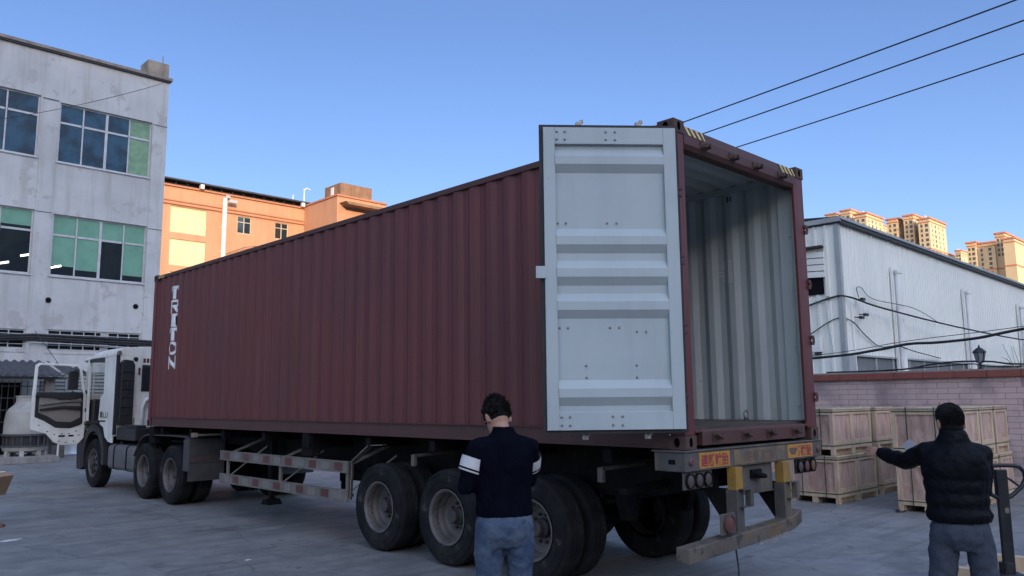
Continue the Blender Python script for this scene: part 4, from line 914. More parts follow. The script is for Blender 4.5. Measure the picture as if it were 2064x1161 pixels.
for q in ((2.05, -1.0, 2.35, -.75), (-1.2, -1.2, -1.0, -1.0), (-4, -1.2, -3.8, -1.0)):
    k = MB(); k.box(q[0], q[1], 0, q[2], q[3], 2.66); k.build('post', M['concrete'], sh)
k = MB(); k.bar((-4.4, -1.1, 2.70), (2.9, -1.1, 2.70), .06, .08); k.build('beam', M['concrete'], sh)
k = MB()
for i in range(11): k.box(.0 + .19 * i, -.9, .2, .02 + .19 * i, -.88, 2.6)
for z in (.4, .8, 1.2, 1.6, 2.0, 2.4): k.box(.0, -.905, z, 2.0, -.9, z + .03)
k.build('iron_grille', M['dark_trim'], sh)

# cooling tower on its plinth
M['frp'] = mat('dusty_cream_fibreglass', (0.33, 0.32, 0.29), (0.26, 0.25, 0.23), 0.5, scale=2.2, streak=((0.16, 0.145, 0.125), .5), streak_scale=(5, 5, .6))
tw = thing('cooling_tower', 'squat cream bottle-shaped cooling tower standing on a concrete plinth before the shed', 'cooling tower', (1.05, 25.4, 0))
k = MB(); k.lathe([(.62, .88), (.615, 1.1), (.60, 1.35), (.57, 1.56), (.52, 1.64), (.36, 1.80), (.325, 1.88), (.325, 2.02), (.345, 2.03), (.345, 2.07), (.30, 2.07), (.29, 1.85)], (0, 0, 0), 'Z', 40); k.build('shell', M['frp'], tw, smooth=35)
k = MB(); k.lathe([(.66, .48), (.66, .53), (.58, .53), (.58, .82), (.66, .82), (.66, .88), (.62, .885)], (0, 0, 0), 'Z', 40, mats=[0, 0, 1, 0, 0, 0])
for i in range(16): a = 2 * math.pi * i / 16; k.box(.60 * math.cos(a) - .02, .60 * math.sin(a) - .02, .53, .60 * math.cos(a) + .02, .60 * math.sin(a) + .02, .82, 0)
k.build('louvre_band', [M['fender'], M['black']], tw, smooth=35)
k = MB(); k.lathe([(.64, .48), (.60, .36), (.45, .30), (.0, .28)], (0, 0, 0), 'Z', 40); k.build('basin', M['frp'], tw, smooth=35)
for a in (200, 250, 300, 340, 60, 120): 
    k = MB(); c_, s_ = math.cos(R(a)), math.sin(R(a)); k.bar((.56 * c_, .56 * s_, .18), (.52 * c_, .52 * s_, .40), .13, .13, up=(c_, s_, 0)); k.build('leg', M['frp'], tw, bevel=.01)
k = MB(); k.box(-1.5, -1.0, 0, .75, 1.0, .20); k.build('plinth', M['concrete'], tw, bevel=.015)
k = MB(); k.cyl((.64, -.5, .0), (.66, -.5, 1.02), .03, n=10); k.box(.60, -.54, 0, .69, -.46, .02); tag(k.xf(Matrix.Translation((1.12, 25.0, 0))).build('post', M['frame_alu'], smooth=50), 'short grey metal post beside the cooling tower', 'post')
k = MB(); k.prism(rrect(.5, .34, .1, 3), lambda a, z, d: (2.35 + a, 26.6 + d, .62 + z), .5); k.box(2.15, 26.65, 0, 2.55, 27.05, .45); tag(k.build('pump_motor', M['chassis_grey'], bevel=.02, smooth=40), 'grey pump motor half hidden behind the cooling tower', 'pump')
# silver tarpaulin heap
def tarp():
    b = MB(); nx, ny = 46, 22; rows = []
    for j in range(ny + 1):
        t = j / ny; row = []
        for i in range(nx + 1):
            s = i / nx; x = 2.3 + 3.6 * s; y = 27.9 + 2.0 * t
            e = min(1, 4 * s, 4 * (1 - s))
            z = .02 + (.78 * min(1, t * 1.3) ** .8) * e * (.8 + .2 * math.sin(5 * s)) + .10 * e * math.sin(min(1, t * 3) * 1.57) * noise.noise((x * 2.2 + y * 1.2, y * 1.2 - x * .6, .3)) + .05 * min(1, t * 4) * noise.noise((x * 6 + y * 3, y * 3, 2))
            row.append(V((x, y + .1 * noise.noise((x * 2, t * 3, 7)), max(z, .008))))
        rows.append(row)
    b.loft(rows, caps=False, closed=False)
    return b.build('tarpaulin', mat('silver_tarpaulin', (0.62, 0.64, 0.66), (0.5, 0.52, 0.54), 0.28, 0.6, scale=4), smooth=180)
tag(tarp(), 'crumpled silver tarpaulin heaped on the ground behind the truck door', 'tarpaulin')

# ------------------------------------------------------------------ orange block far behind
YO = 60.0
M['orange'] = mat('sunlit_orange_render', (0.57, 0.31, 0.18), (0.52, 0.275, 0.16), 0.85, scale=0.4, streak=((0.36, 0.15, 0.09), .35), streak_scale=(1.2, 1.2, .15))
M['orange2'] = mat('darker_orange_band', (0.50, 0.215, 0.125), (0.43, 0.19, 0.115), 0.85, scale=.6)
M['cream'] = mat('cream_shutter', (0.72, 0.64, 0.40), (0.64, 0.56, 0.34), 0.6, scale=.8)
M['brownblock'] = mat('stained_brown_concrete', (0.33, 0.185, 0.105), (0.22, 0.13, 0.085), 0.9, scale=1.5, streak=((0.11, 0.075, 0.06), .75), streak_scale=(2.5, 2.5, .3))
M['whitepaint'] = mat('white_pvc', (0.80, 0.80, 0.78), (0.70, 0.70, 0.68), 0.5, scale=1, streak=((.45, .43, .4), .4), streak_scale=(4, 4, .3))
M['sash'] = mat('cream_window_frame', (0.55, 0.50, 0.40), None, 0.6)
ob = thing('orange_building', 'sunlit orange building with cream roller shutters behind the container', 'building', (25, YO, 0))
TO = Matrix.Translation((-25, -YO, 0))
def O(b, name, mats, parent=ob, **k): b.xf(TO); return b.build(name, mats, parent, **k)
wins = [(23.83, 25.07, 15.98, 17.44), (27.28, 28.54, 15.95, 17.42), (30.25, 31.5, 15.95, 17.42), (23.83, 25.07, 12.5, 13.95), (27.28, 28.54, 12.5, 13.95)]
shut = [(18.25, 21.2, 15.32, 17.45), (18.3, 21.21, 12.66, 14.79), (18.3, 21.21, 10.0, 12.13)]
w = MB(); holed_face(w, YO, 8, 33.4, 0, 19.1, wins + shut, .16)
w.add([(8, YO, 0), (8, YO + 18, 0), (8, YO + 18, 19.1), (8, YO, 19.1), (33.4, YO + 18, 19.1), (33.4, YO, 19.1)], [(0, 1, 2, 3), (3, 2, 4, 5)]); O(w, 'wall', M['orange'])
for z0, z1, d in ((19.02, 19.16, .16), (17.84, 17.94, .10), (17.56, 17.66, .14)):
    c = MB(); c.box(8, YO - d, z0, 33.38, YO - .001, z1); O(c, 'cornice', M['orange2'])
c = MB(); c.box(8, YO - .45, 19.50, 32.9, YO + 7, 19.62, 0); c.box(8, YO + .2, 19.10, 32.6, YO + .35, 19.50, 1); O(c, 'roof_sheet', [M['fender'], M['dark_trim']])  # set-back dark box stands in for the shaded gap under the sheet
for i in range(26): c = MB(); c.box(9 + i * .95, YO - .1, 19.16, 9.06 + i * .95, YO - .02, 19.50); O(c, 'roof_bracket', M['dark_trim'])
for x in (20.4, 29.6):
    c = MB(); c.box(x, YO - .5, 19.12, x + .30, YO - .17, 19.48); c.cyl((x + .15, YO - .17, 19.2), (x + .15, YO + .2, 19.2), .06, n=8); O(c, 'floodlight', M['whitepaint'], bevel=.03)
for (a, b_, z0, z1) in shut:
    c = MB(); n = 16
    for i in range(n): z = z0 + (z1 - z0) * i / n; dz = (z1 - z0) / n; c.prism([(YO + .10, z), (YO + .092, z + dz * .15), (YO + .092, z + dz * .85), (YO + .10, z + dz)], lambda y, zz, d: (a + d, y, zz), b_ - a)
    O(c, 'roller_shutter', M['cream'])
for (a, b_, z0, z1) in wins:
    f = MB(); y = YO + .06; m_ = (a + b_) / 2; zt = z1 - .48
    for q in ((a, z0, a + .06, z1), (b_ - .06, z0, b_, z1), (a + .06, z0, b_ - .06, z0 + .06), (a + .06, z1 - .05, b_ - .06, z1), (m_ - .035, z0 + .06, m_ + .035, z1 - .05)): f.box(q[0], y, q[1], q[2], y + .06, q[3])
    f.box(a + .06, y + .004, zt - .03, m_ - .035, y + .05, zt + .03); f.box(m_ + .035, y + .004, zt - .03, b_ - .06, y + .05, zt + .03)
    fo = O(f, 'window', M['sash']); g = MB(); g.box(a, YO + .09, z0, m_, YO + .10, z1, 0); g.box(m_, YO + .09, z0, b_, YO + .10, z1, 1); g.xf(TO); g.build('glazing', [M['glass'], M['pane_dark']], fo)
for x, zt in ((22.6, 18.72), (32.88, 19.5)):
    c = MB(); c.cyl((x, YO - .22, 0), (x, YO - .22, zt), .19 if x < 30 else .15, n=16)
    for z in (14.2, 16.2, 18.2): c.box(x - .22, YO - .1, z, x + .22, YO - .001, z + .06)
    O(c, 'downpipe', M['whitepaint'], smooth=40)
c = MB(); c.box(22.75, YO - .75, 18.3, 23.45, YO - .5, 18.55); c.bar((23.1, YO - .1, 18.75), (23.1, YO - .6, 18.5), .08, .08); c.box(22.6, YO - .45, 18.72, 22.95, YO - .15, 18.95); O(c, 'security_camera', M['frame_alu'], bevel=.02)
c = MB(); c.tube([(22.9, YO - .2, 14.05), (24.4, YO - .35, 14.75), (25.6, YO - .3, 15.0), (29, YO - .3, 15.75)], .025, 5); O(c, 'wall_cable', M['dark_trim'])
# stair tower projecting from the facade, with a water-tank room on top
st = MB(); YS = YO - 5.5
s = lambda x: x
st.box(30.1, YS, 0, 35.1, YO + 8, 19.22); O(st, 'stair_tower', M['orange'])
c = MB(); c.box(30.0, YS - .12, 19.22, 35.22, YO + 8, 19.37); O(c, 'stair_tower_cornice', M['orange2'])
c = MB(); c.box(30.55, YS + .2, 19.37, 33.75, YS + 2.8, 20.52); c.box(30.50, YS + 1.3, 19.6, 30.55, YS + 1.75, 20.3, 1); O(c, 'tank_room', [M['brownblock'], M['whitepaint']])
c = MB(); c.prism([(30.3, 18.62), (30.6, 18.38), (35.3, 18.38), (35.3, 18.62)], lambda x, z, d: (x, YS - 1.1 + d, z), 1.099); O(c, 'canopy', M['brownblock'])
c = MB(); c.cyl((30.6, YO + 1.0, 19.6), (30.6, YO + 1.0, 21.2), .05, n=6); c.tube([(30.6, YO + 1.0, 21.1), (30.85, YO + 1.0, 21.3), (31.2, YO + 1.0, 21.2)], .05, 6); c.cyl((30.3, YO + 2.5, 19.6), (30.3, YO + 2.5, 20.9), .04, n=6); O(c, 'roof_pipe', M['whitepaint'])

# ------------------------------------------------------------------ white steel warehouse on the right
XW, YW = 23.35, 8.72
M['sheet'] = mat('pale_blue_grey_sheeting', (0.76, 0.765, 0.70), (0.69, 0.70, 0.645), 0.5, scale=.25, streak=((0.60, 0.61, 0.56), .3), streak_scale=(.8, .8, .08), speck=(.30, .30, .28), speck_scale=3, speck_cut=.70)
M['sheet_trim'] = mat('grey_flashing', (0.36, 0.385, 0.385), (0.29, 0.3, 0.3), 0.5, scale=1)
M['greypanel'] = mat('grey_plinth_panel', (0.17, 0.185, 0.19), (0.11, 0.12, 0.125), 0.6, scale=1.2)
wh = thing('steel_warehouse', 'long pale corrugated steel warehouse beyond the pink brick wall', 'warehouse', (XW, YW, 0))
def Wb(b, name, mats, parent=wh, **k): b.xf(Matrix.Translation((-XW, -YW, 0))); return b.build(name, mats, parent, **k)
def rib(x0, x1, p, d):
    o = []; x = x0
    while x < x1: o += [(x, 0), (x + p * .62, 0), (x + p * .70, d), (x + p * .92, d)]; x += p
    return o
LX = 70.0
ztop = lambda x: 8.40 - .0115 * (x - XW)
k = MB(); pr = rib(XW + .14, XW + LX, .30, .022); n = len(pr)
k.add([(p[0], YW - p[1], 3.34) for p in pr] + [(p[0], YW - p[1], ztop(p[0]) - .12) for p in pr], [(i, i + 1, n + i + 1, n + i) for i in range(n - 1)])
Wb(k, 'wall', M['sheet'])
k = MB(); pr = [p for p in rib(YW + .12, YW + 26, .42, .05)]; n = len(pr)
k.add([(XW - p[1], p[0], 0) for p in pr] + [(XW - p[1], p[0], 8.28) for p in pr], [(i, i + 1, n + i + 1, n + i) for i in range(n - 1)])
Wb(k, 'wall', M['sheet'])
k = MB(); k.box(XW - .05, YW - .06, 0, XW + .14, YW + .12, 8.3); Wb(k, 'corner_flashing', M['sheet_trim'])
k = MB()
k.prism([(XW - .15, 8.44), (XW + LX, ztop(XW + LX) + .04), (XW + LX, ztop(XW + LX) - .06), (XW - .15, 8.34)], lambda x, z, d: (x, YW - .22 + d, z), .04, 0)
k.prism([(XW - .05, 8.335), (XW + LX, ztop(XW + LX) - .065), (XW + LX, ztop(XW + LX) - .19), (XW - .05, 8.21)], lambda x, z, d: (x, YW - .17 + d, z), .17, 1)
k.box(XW - .15, YW - .18, 8.26, XW - .02, YW + 26, 8.44, 0); k.box(XW - .06, YW - .1, 8.20, XW - .01, YW + 26, 8.26, 1)
Wb(k, 'eaves', [M['sheet_trim'], M['dark_trim']])
k = MB(); k.add([(XW - .1, YW - .2, 8.44), (XW + LX, YW - .2, 7.63), (XW + LX, YW + 26, 10.2), (XW - .1, YW + 26, 11.0)], [(0, 1, 2, 3)]); Wb(k, 'roof', M['sheet_trim'])
k = MB(); k.box(XW + .15, YW + .02, 0, XW + LX, YW + .06, 3.30); Wb(k, 'plinth', M['greypanel'])
k = MB(); k.box(XW + .14, YW - .10, 3.28, XW + LX, YW + .02, 3.345); k.box(XW + .02, YW - .12, 0, XW + .62, YW + .0, 3.28)
for i in range(22): x = 26.0 + i * 1.7; k.box(x, YW - .03, 0, x + .12, YW + .02, 3.28)
Wb(k, 'plinth_frame', M['sheet_trim'])
for x, zt in ((28.3, 6.95), (37.1, 6.83), (46.4, 6.80), (55.5, 6.75), (64.5, 6.7)):
    k = MB(); k.cyl((x, YW - .22, 0), (x, YW - .22, zt), .15, n=14); k.lathe([(.15, 0), (.19, .02), (.19, .14), (.15, .16)], (x, YW - .22, zt - .18), 'Z', 14); k.box(x - .30, YW - .16, 2.5, x - .20, YW - .05, zt + .1); k.cyl((x - .26, YW - .3, zt - .05), (x, YW - .22, zt - .05), .06, n=8)
    Wb(k, 'downpipe', M['whitepaint'], smooth=40)
k = MB(); k.box(XW - .06, YW + .62, 5.6, XW - .037, YW + 1.6, 6.35, 1)
k.prism([(YW + .5, 7.35), (YW + 1.6, 7.35), (YW + 1.6, 7.42), (YW + .5, 7.42)], lambda y, z, d: (XW - .35 + d, y, z), .34, 2)
for i in range(4): z = 7.2 - .25 * i; k.prism([(YW + .52, z - .22), (YW + 1.6, z - .16), (YW + 1.6, z + .05), (YW + .52, z - .01)], lambda y, zz, d: (XW - .16 + d, y, zz), .12, 0)
k.box(XW - .12, YW + .40, 5.5, XW - .036, YW + .52, 7.45, 0)
Wb(k, 'louvred_opening', [M['sheet'], M['hole'], M['dark_trim']])
k = MB(); k.box(XW - .25, YW + .78, 3.45, XW - .036, YW + 1.15, 3.95); k.box(XW - .22, YW + .85, 3.35, XW - .05, YW + 1.05, 3.45, 1); Wb(k, 'electric_box', [M['whitepaint'], M['dark_trim']], bevel=.01)
k = MB(); k.tube([(XW - .08, YW + .55, 5.55), (XW - .08, YW + .50, 4.6), (XW - .08, YW + .38, 3.4)], .02, 6); Wb(k, 'conduit', M['whitepaint']); k = MB(); k.tube([(24.0, YW - .08, 5.2), (24.05, YW - .08, 3.3), (24.12, YW - .15, 0.2)], .03, 6); Wb(k, 'conduit', M['whitepaint'])
for (x, z) in ((24.35, 4.72), (24.75, 4.85), (24.55, 5.42)):
    k = MB(); k.box(x - .13, YW - .34, z - .05, x + .13, YW - .22, z + .05); k.bar((x, YW - .22, z), (x - .05, YW - .03, z + .03), .04, .04); Wb(k, 'security_camera', M['black'], bevel=.01)
def strand(pts, r, label, name='cable', cat='cable', smooth_n=6, m='rubber'):
    P = [V(p) for p in pts]; out = []
    for i in range(len(P) - 1):                       # Catmull-Rom through the points
        p0, p1, p2, p3 = P[max(i - 1, 0)], P[i], P[i + 1], P[min(i + 2, len(P) - 1)]
        for k_ in range(smooth_n):
            t = k_ / smooth_n; out.append(.5 * ((2 * p1) + (p2 - p0) * t + (2 * p0 - 5 * p1 + 4 * p2 - p3) * t * t + (3 * p1 - p0 - 3 * p2 + p3) * t ** 3))
    out.append(P[-1]); b = MB(); b.tube(out, r, 6)
    return tag(b.build(name, M[m], smooth=60), label, cat)
strand([(23.27, YW + 4.5, 4.6), (23.26, YW + 2.5, 4.9), (23.24, YW + .4, 5.42), (23.6, YW - .15, 5.45), (26, YW - .5, 5.15), (34, YW - 1.0, 4.75), (44, YW - 1.5, 4.6), (60, YW - 2, 5.2)], .035, 'black cable sagging from the warehouse corner across its downpipes')
strand([(23.27, YW + 3.2, 3.4), (23.26, YW + 1.6, 3.95), (23.25, YW + .3, 4.62), (23.8, YW - .1, 4.58), (25.0, YW - .1, 4.1), (26.3, YW - .1, 3.72), (27.6, YW - .3, 3.78), (29.2, YW - .4, 3.60), (33, YW - .1, 3.45)], .02, 'thin wavy grey wire low on the pale warehouse wall')
strand([(24.6, YW - .12, 5.5), (24.45, YW - .12, 5.85), (24.9, YW - .12, 5.9), (26, YW - .12, 5.55), (29.2, YW - .45, 5.40), (33, YW - .2, 5.0)], .014, 'very thin wire looping from the small cameras on the warehouse')

# ------------------------------------------------------------------ pink brick boundary wall with red coping
def brick_mat():
    m = bpy.data.materials.new('pink_brick'); m.use_nodes = True; n = m.node_tree.nodes; l = m.node_tree.links; b = n['Principled BSDF']
    tc = n.new('ShaderNodeTexCoord'); mp = n.new('ShaderNodeMapping'); mp.inputs['Rotation'].default_value = (0, R(90), R(90))
    cx = n.new('ShaderNodeSeparateXYZ'); cb_ = n.new('ShaderNodeCombineXYZ'); l.new(tc.outputs['Object'], cx.inputs[0]); l.new(cx.outputs[1], cb_.inputs[0]); l.new(cx.outputs[2], cb_.inputs[1])
    br = n.new('ShaderNodeTexBrick'); l.new(cb_.outputs[0], br.inputs[0]); br.inputs['Scale'].default_value = 1.0; br.inputs['Brick Width'].default_value = .42; br.inputs['Row Height'].default_value = .115; br.inputs['Mortar Size'].default_value = .006
    br.inputs['Color1'].default_value = (.63, .445, .395, 1); br.inputs['Color2'].default_value = (.56, .40, .365, 1); br.inputs['Mortar'].default_value = (.26, .205, .195, 1); br.inputs['Bias'].default_value = -.1
    nz = n.new('ShaderNodeTexNoise'); nz.inputs['Scale'].default_value = 1.4; nz.inputs['Detail'].default_value = 7; l.new(tc.outputs['Object'], nz.inputs[0])
    mx = n.new('ShaderNodeMix'); mx.data_type = 'RGBA'; mx.inputs['B'].default_value = (.25, .20, .20, 1); mr = n.new('ShaderNodeMapRange'); mr.inputs[1].default_value = .45; mr.inputs[2].default_value = .75; l.new(nz.outputs[0], mr.inputs[0]); l.new(mr.outputs[0], mx.inputs['Factor']); l.new(br.outputs[0], mx.inputs['A'])
    # a few courses painted magenta near the road end
    sp = n.new('ShaderNodeMath'); sp.operation = 'LESS_THAN'; sp.inputs[1].default_value = .55; l.new(cx.outputs[1], sp.inputs[0])
    pw = n.new('ShaderNodeMath'); pw.operation = 'PINGPONG'; pw.inputs[1].default_value = .23; l.new(cx.outputs[2], pw.inputs[0]); gt = n.new('ShaderNodeMath'); gt.operation = 'GREATER_THAN'; gt.inputs[1].default_value = .125; l.new(pw.outputs[0], gt.inputs[0])
    zz = n.new('ShaderNodeMath'); zz.operation = 'GREATER_THAN'; zz.inputs[1].default_value = 1.05; l.new(cx.outputs[2], zz.inputs[0])
    m1 = n.new('ShaderNodeMath'); m1.operation = 'MULTIPLY'; l.new(sp.outputs[0], m1.inputs[0]); l.new(gt.outputs[0], m1.inputs[1]); m2 = n.new('ShaderNodeMath'); m2.operation = 'MULTIPLY'; l.new(m1.outputs[0], m2.inputs[0]); l.new(zz.outputs[0], m2.inputs[1])
    m3 = n.new('ShaderNodeMath'); m3.operation = 'MULTIPLY'; m3.inputs[1].default_value = .55; l.new(m2.outputs[0], m3.inputs[0])
    my = n.new('ShaderNodeMix'); my.data_type = 'RGBA'; my.inputs['B'].default_value = (.26, .10, .19, 1); l.new(m3.outputs[0], my.inputs['Factor']); l.new(mx.outputs['Result'], my.inputs['A'])
    l.new(my.outputs['Result'], b.inputs['Base Color']); b.inputs['Roughness'].default_value = .8
    bp = n.new('ShaderNodeBump'); bp.inputs['Strength'].default_value = .5; bp.inputs['Distance'].default_value = .01; l.new(br.outputs['Fac'], bp.inputs['Height']); bp.invert = True; l.new(bp.outputs[0], b.inputs['Normal'])
    return m
M['coping'] = mat('red_clay_coping', (0.27, 0.085, 0.06), (0.20, 0.07, 0.055), 0.75, scale=3)
M['coptop'] = mat('mortared_wall_top', (0.32, 0.27, 0.25), (0.24, 0.2, 0.19), 0.85, scale=4)
bw = thing('brick_wall', 'pink brick boundary wall topped by a red clay coping, behind the wooden crates', 'wall', (12.4, 0, 0))
k = MB(); k.box(.06, -14, 0, .28, 24, 2.16); k.build('brickwork', brick_mat(), bw)
k = MB(); y = -14.0
while y < 24: k.box(-.02, y, 2.10 if False else 2.163, .36, y + .598, 2.30); y += .605
k.build('coping', M['coping'], bw, bevel=.006)
k = MB(); k.box(.0, -14, 2.303, .34, 24, 2.335); k.build('wall_top', M['coptop'], bw)
lp = thing('wall_lantern', 'small black garden lantern standing on the brick wall', 'lantern', (12.58, 1.27, 2.335))
def hexr(z, r): return [V((r * math.cos(R(60 * i)), r * math.sin(R(60 * i)), z)) for i in range(6)]
k = MB(); k.lathe([(.05, 0), (.05, .02), (.018, .04), (.018, .10), (.035, .115), (.07, .13)], (0, 0, 0), 'Z', 12); k.build('stem', M['black'], lp, smooth=40)
k = MB(); k.loft([hexr(.135, .062), hexr(.335, .105)]); k.build('lamp_glass', mat('frosted_lantern_glass', (.20, .22, .23), None, .35), lp)
k = MB()
for i in range(6): a, b_ = hexr(.132, .066)[i], hexr(.335, .109)[i]; k.bar(a, b_, .012, .012)
k.loft([hexr(.335, .135), hexr(.35, .135), hexr(.42, .06), hexr(.44, .02), hexr(.47, .016), hexr(.50, .003)]); k.build('lantern_cap', M['black'], lp)
# cables lying and hanging along the wall
strand([(12.7, 9.5, 2.55), (12.7, 4.7, 2.72), (12.7, 3.4, 2.83), (12.7, 2.7, 2.93), (12.7, 2.1, 2.93), (12.7, 1.3, 2.98), (12.7, .4, 3.12), (12.7, -2, 3.4), (12.7, -8, 3.6)], .032, 'thick black cable rising to the right above the brick wall')
strand([(12.62, 9.5, 2.60), (12.62, 4.7, 2.78), (12.62, 2.7, 2.99), (12.62, .4, 3.16), (12.62, -3, 3.5)], .008, 'thin support wire strung just over the thick black cable')
strand([(12.55, 4.5, 2.36), (12.55, 2.9, 2.37), (12.55, 2.2, 2.46), (12.55, 1.7, 2.50), (12.55, 1.1, 2.48), (12.55, .4, 2.40), (12.5, -2, 2.38)], .02, 'black hose arching over the wall top under the lantern')
strand([(12.48, 3.4, 2.36), (12.48, 2.2, 2.40), (12.46, 1.4, 2.44), (12.48, .9, 2.37), (12.5, -1, 2.36)], .014, 'second black hose lying low on the wall top')
# dry stalks behind the wall
M['straw'] = mat('dry_straw', (0.15, 0.12, 0.08), (0.085, 0.07, 0.048), 0.9, scale=6)
def stalks(x, y, n, h, spread, label, seed, name='dry_weed', thick=.011, z0=1.9):
    rnd = random.Random(seed); b = MB()
    for i in range(n):
        a = rnd.uniform(0, 6.28); L = h * rnd.uniform(.45, 1.0); lean = spread * rnd.uniform(.1, 1)
        p = V((x + rnd.gauss(0, .12), y + rnd.gauss(0, spread * .35), 0.0)); pts = []
        for k_ in range(7):
            t = k_ / 6; pts.append(p + V((math.cos(a) * lean * t * t, math.sin(a) * lean * t * t, (z0 + L) * t - .25 * L * t * t * (lean / spread))))
        b.tube(pts, [thick * (1 - .75 * k_ / 6) for k_ in range(7)], 4)
        for _ in range(rnd.randint(1, 4)):
            t = rnd.uniform(.62, .95); i0 = int(t * 6); q = pts[i0]; d = V((rnd.gauss(0, .5), rnd.gauss(0, .5), rnd.uniform(-.1, .7))); d.normalize()
            b.tube([q, q + d * L * .13, q + d * L * .24 - V((0, 0, .05 * L))], [thick * .6, thick * .45, thick * .15], 4)
    return tag(b.build(name, M['straw']), label, 'weeds')
stalks(13.1, .35, 30, 1.30, .55, 'tall dry branching weeds behind the wall right of the lantern', 3, thick=.013)
stalks(13.2, 1.75, 14, .75, .6, 'sparse bent dry weeds left of the wall lantern', 5)
stalks(13.4, 3.75, 34, .62, .28, 'tuft of straw-coloured dry grass by the warehouse downpipe', 8, 'dry_grass')
stalks(13.2, 4.75, 16, .5, .4, 'dark tangle of dry twigs beside the container\'s right edge', 11)

# ------------------------------------------------------------------ power lines
for i, (x, z, lab) in enumerate(((11.0, 9.0, 'uppermost of the three overhead power lines'), (12.1, 9.0, 'middle one of the three overhead power lines'), (13.8, 9.0, 'lowest of the three overhead power lines, nearest the container corner'))):
    P = ((10.5, 11.65), (11.35, 12.95), (12.95, 14.6))[i]
    b = MB(); a = V((P[0] - .75, -9, z + .25)); c = V((P[1] + 2.2, 30, z + .1)); b.tube(catenary(a, c, .25 + .05 * i, 40), .016, 6)
    o = tag(b.build('power_line', M['rubber'], smooth=60), lab, 'power line', 'overhead power lines')

# ------------------------------------------------------------------ apartment towers on the skyline
M['tan'] = mat('tan_tower_tile', (0.56, 0.46, 0.30), (0.49, 0.39, 0.25), 0.8, scale=.05, streak=((.33, .26, .17), .3), streak_scale=(.12, .12, .03))
M['terracotta'] = mat('terracotta_band', (0.50, 0.20, 0.12), (0.43, 0.17, 0.11), 0.8, scale=.1)
M['twin'] = mat('tower_window_recess', (0.06, 0.07, 0.075), (0.12, 0.12, 0.11), 0.3, scale=.6)
M['balc'] = mat('white_balcony', (0.55, 0.52, 0.46), None, 0.7)
WINP = {}
def tower(label, blocks, bands, seed, group='apartment towers on the skyline'):
    """blocks: (x0, x1, y0, y1, ztop). Windows on the -Y and -X faces of every block"""
    rnd = random.Random(seed); bx, by = blocks[0][0], blocks[0][2]
    t = thing('apartment_tower', label, 'tower block', (bx, by, 0), group=group); cnt = 0
    for (x0, x1, y0, y1, zt) in blocks:
        b = MB(); b.box(x0 - bx, y0 - by, 0, x1 - bx, y1 - by, zt); bo = b.build('wall', M['tan'], t)
        for z, h, d in [(zt - 2.3, .5, .4), (zt - .2, .9, .8)] + [(z_, .8, .3) for z_ in bands if z_ < zt - 8]:
            c = MB(); c.box(x0 - d - bx, y0 - d - by, z, x1 + d - bx, y1 + d - by, z + h); c.build('cornice', M['terracotta'], t)
        def col(xa, ya, face, w, h, m, z, dz=.0):
            k = (face, round(w, 1), round(h, 1), m)
            if k not in WINP:
                q = MB()
                if face == 'y': q.box(-w / 2, -.05, 0, w / 2, .2, h); 
                else: q.box(-.05, -w / 2, 0, .2, w / 2, h)
                WINP[k] = q.build('window' if m != 'balc' else 'balcony', M[m], t, (xa, ya, z))
            else: clone(WINP[k], t, (xa, ya, z))
        nf = 6; wx = x1 - x0; wy = y1 - y0
        for f in range(nf):
            z = zt - 5.2 - 3.0 * f
            for fx, w in ((.14, 1.3), (.34, 2.2), (.56, 1.3), (.80, 1.3)) if wx > 20 else ((.28, 1.6), (.72, 1.6)):
                if cnt < 99: col(x0 - bx + min(wx, 30) * fx, y0 - by, 'y', w, 1.9, 'twin', z); cnt += 1
            for fy, w in ((.28, 1.7), (.72, 1.2)):
                if cnt < 96: col(x0 - bx, y0 - by + wy * fy, 'x', w, 1.9, 'twin', z); cnt += 1
        for z in range(0):
            pass
    k = MB()
    for i in range(6): x, y = blocks[-1][0] + 2 + i * 2.0 - bx, blocks[-1][2] + 3 - by; k.cyl((x, y, blocks[-1][4] + .8), (x, y, blocks[-1][4] + 1.6 + rnd.random()), .35, n=6)
    k.build('roof_tank', M['balc'], t)
    return t
tower('tan high-rise just above the warehouse roof corner, leftmost on the skyline', [(498.7, 510.4, 215.2, 221.6, 119.0), (493.5, 519.1, 203.4, 209.5, 118.6), (488.9, 514.9, 191.9, 199.1, 113.8)], [101.5], 1)
tower('tan high-rise with orange red cornices standing alone in the middle of the skyline', [(519.5, 534.9, 184.8, 191.3, 113.8), (519.3, 543.3, 175.0, 181.1, 114.4), (515.1, 543.8, 164.5, 171.1, 109.9)], [90.5], 2)
tower('big stepped tan apartment block on the skyline at the right edge of the photo', [(548.9, 575.0, 149.7, 154.8, 97.0), (552.0, 580.5, 139.8, 150.3, 96.2), (553.7, 590.3, 134.4, 139.7, 101.3), (544.7, 625.7, 127.3, 133.4, 95.8)], [79], 3)
tower('small distant tan roof peeping between the two left towers', [(653.3, 675.4, 244.4, 249.9, 138.5)], [], 4)
tower('low tan roofs just left of the big stepped block', [(746.2, 782.3, 227.3, 232.4, 124.5), (743.9, 765.5, 215.4, 219.8, 125.0)], [], 5)

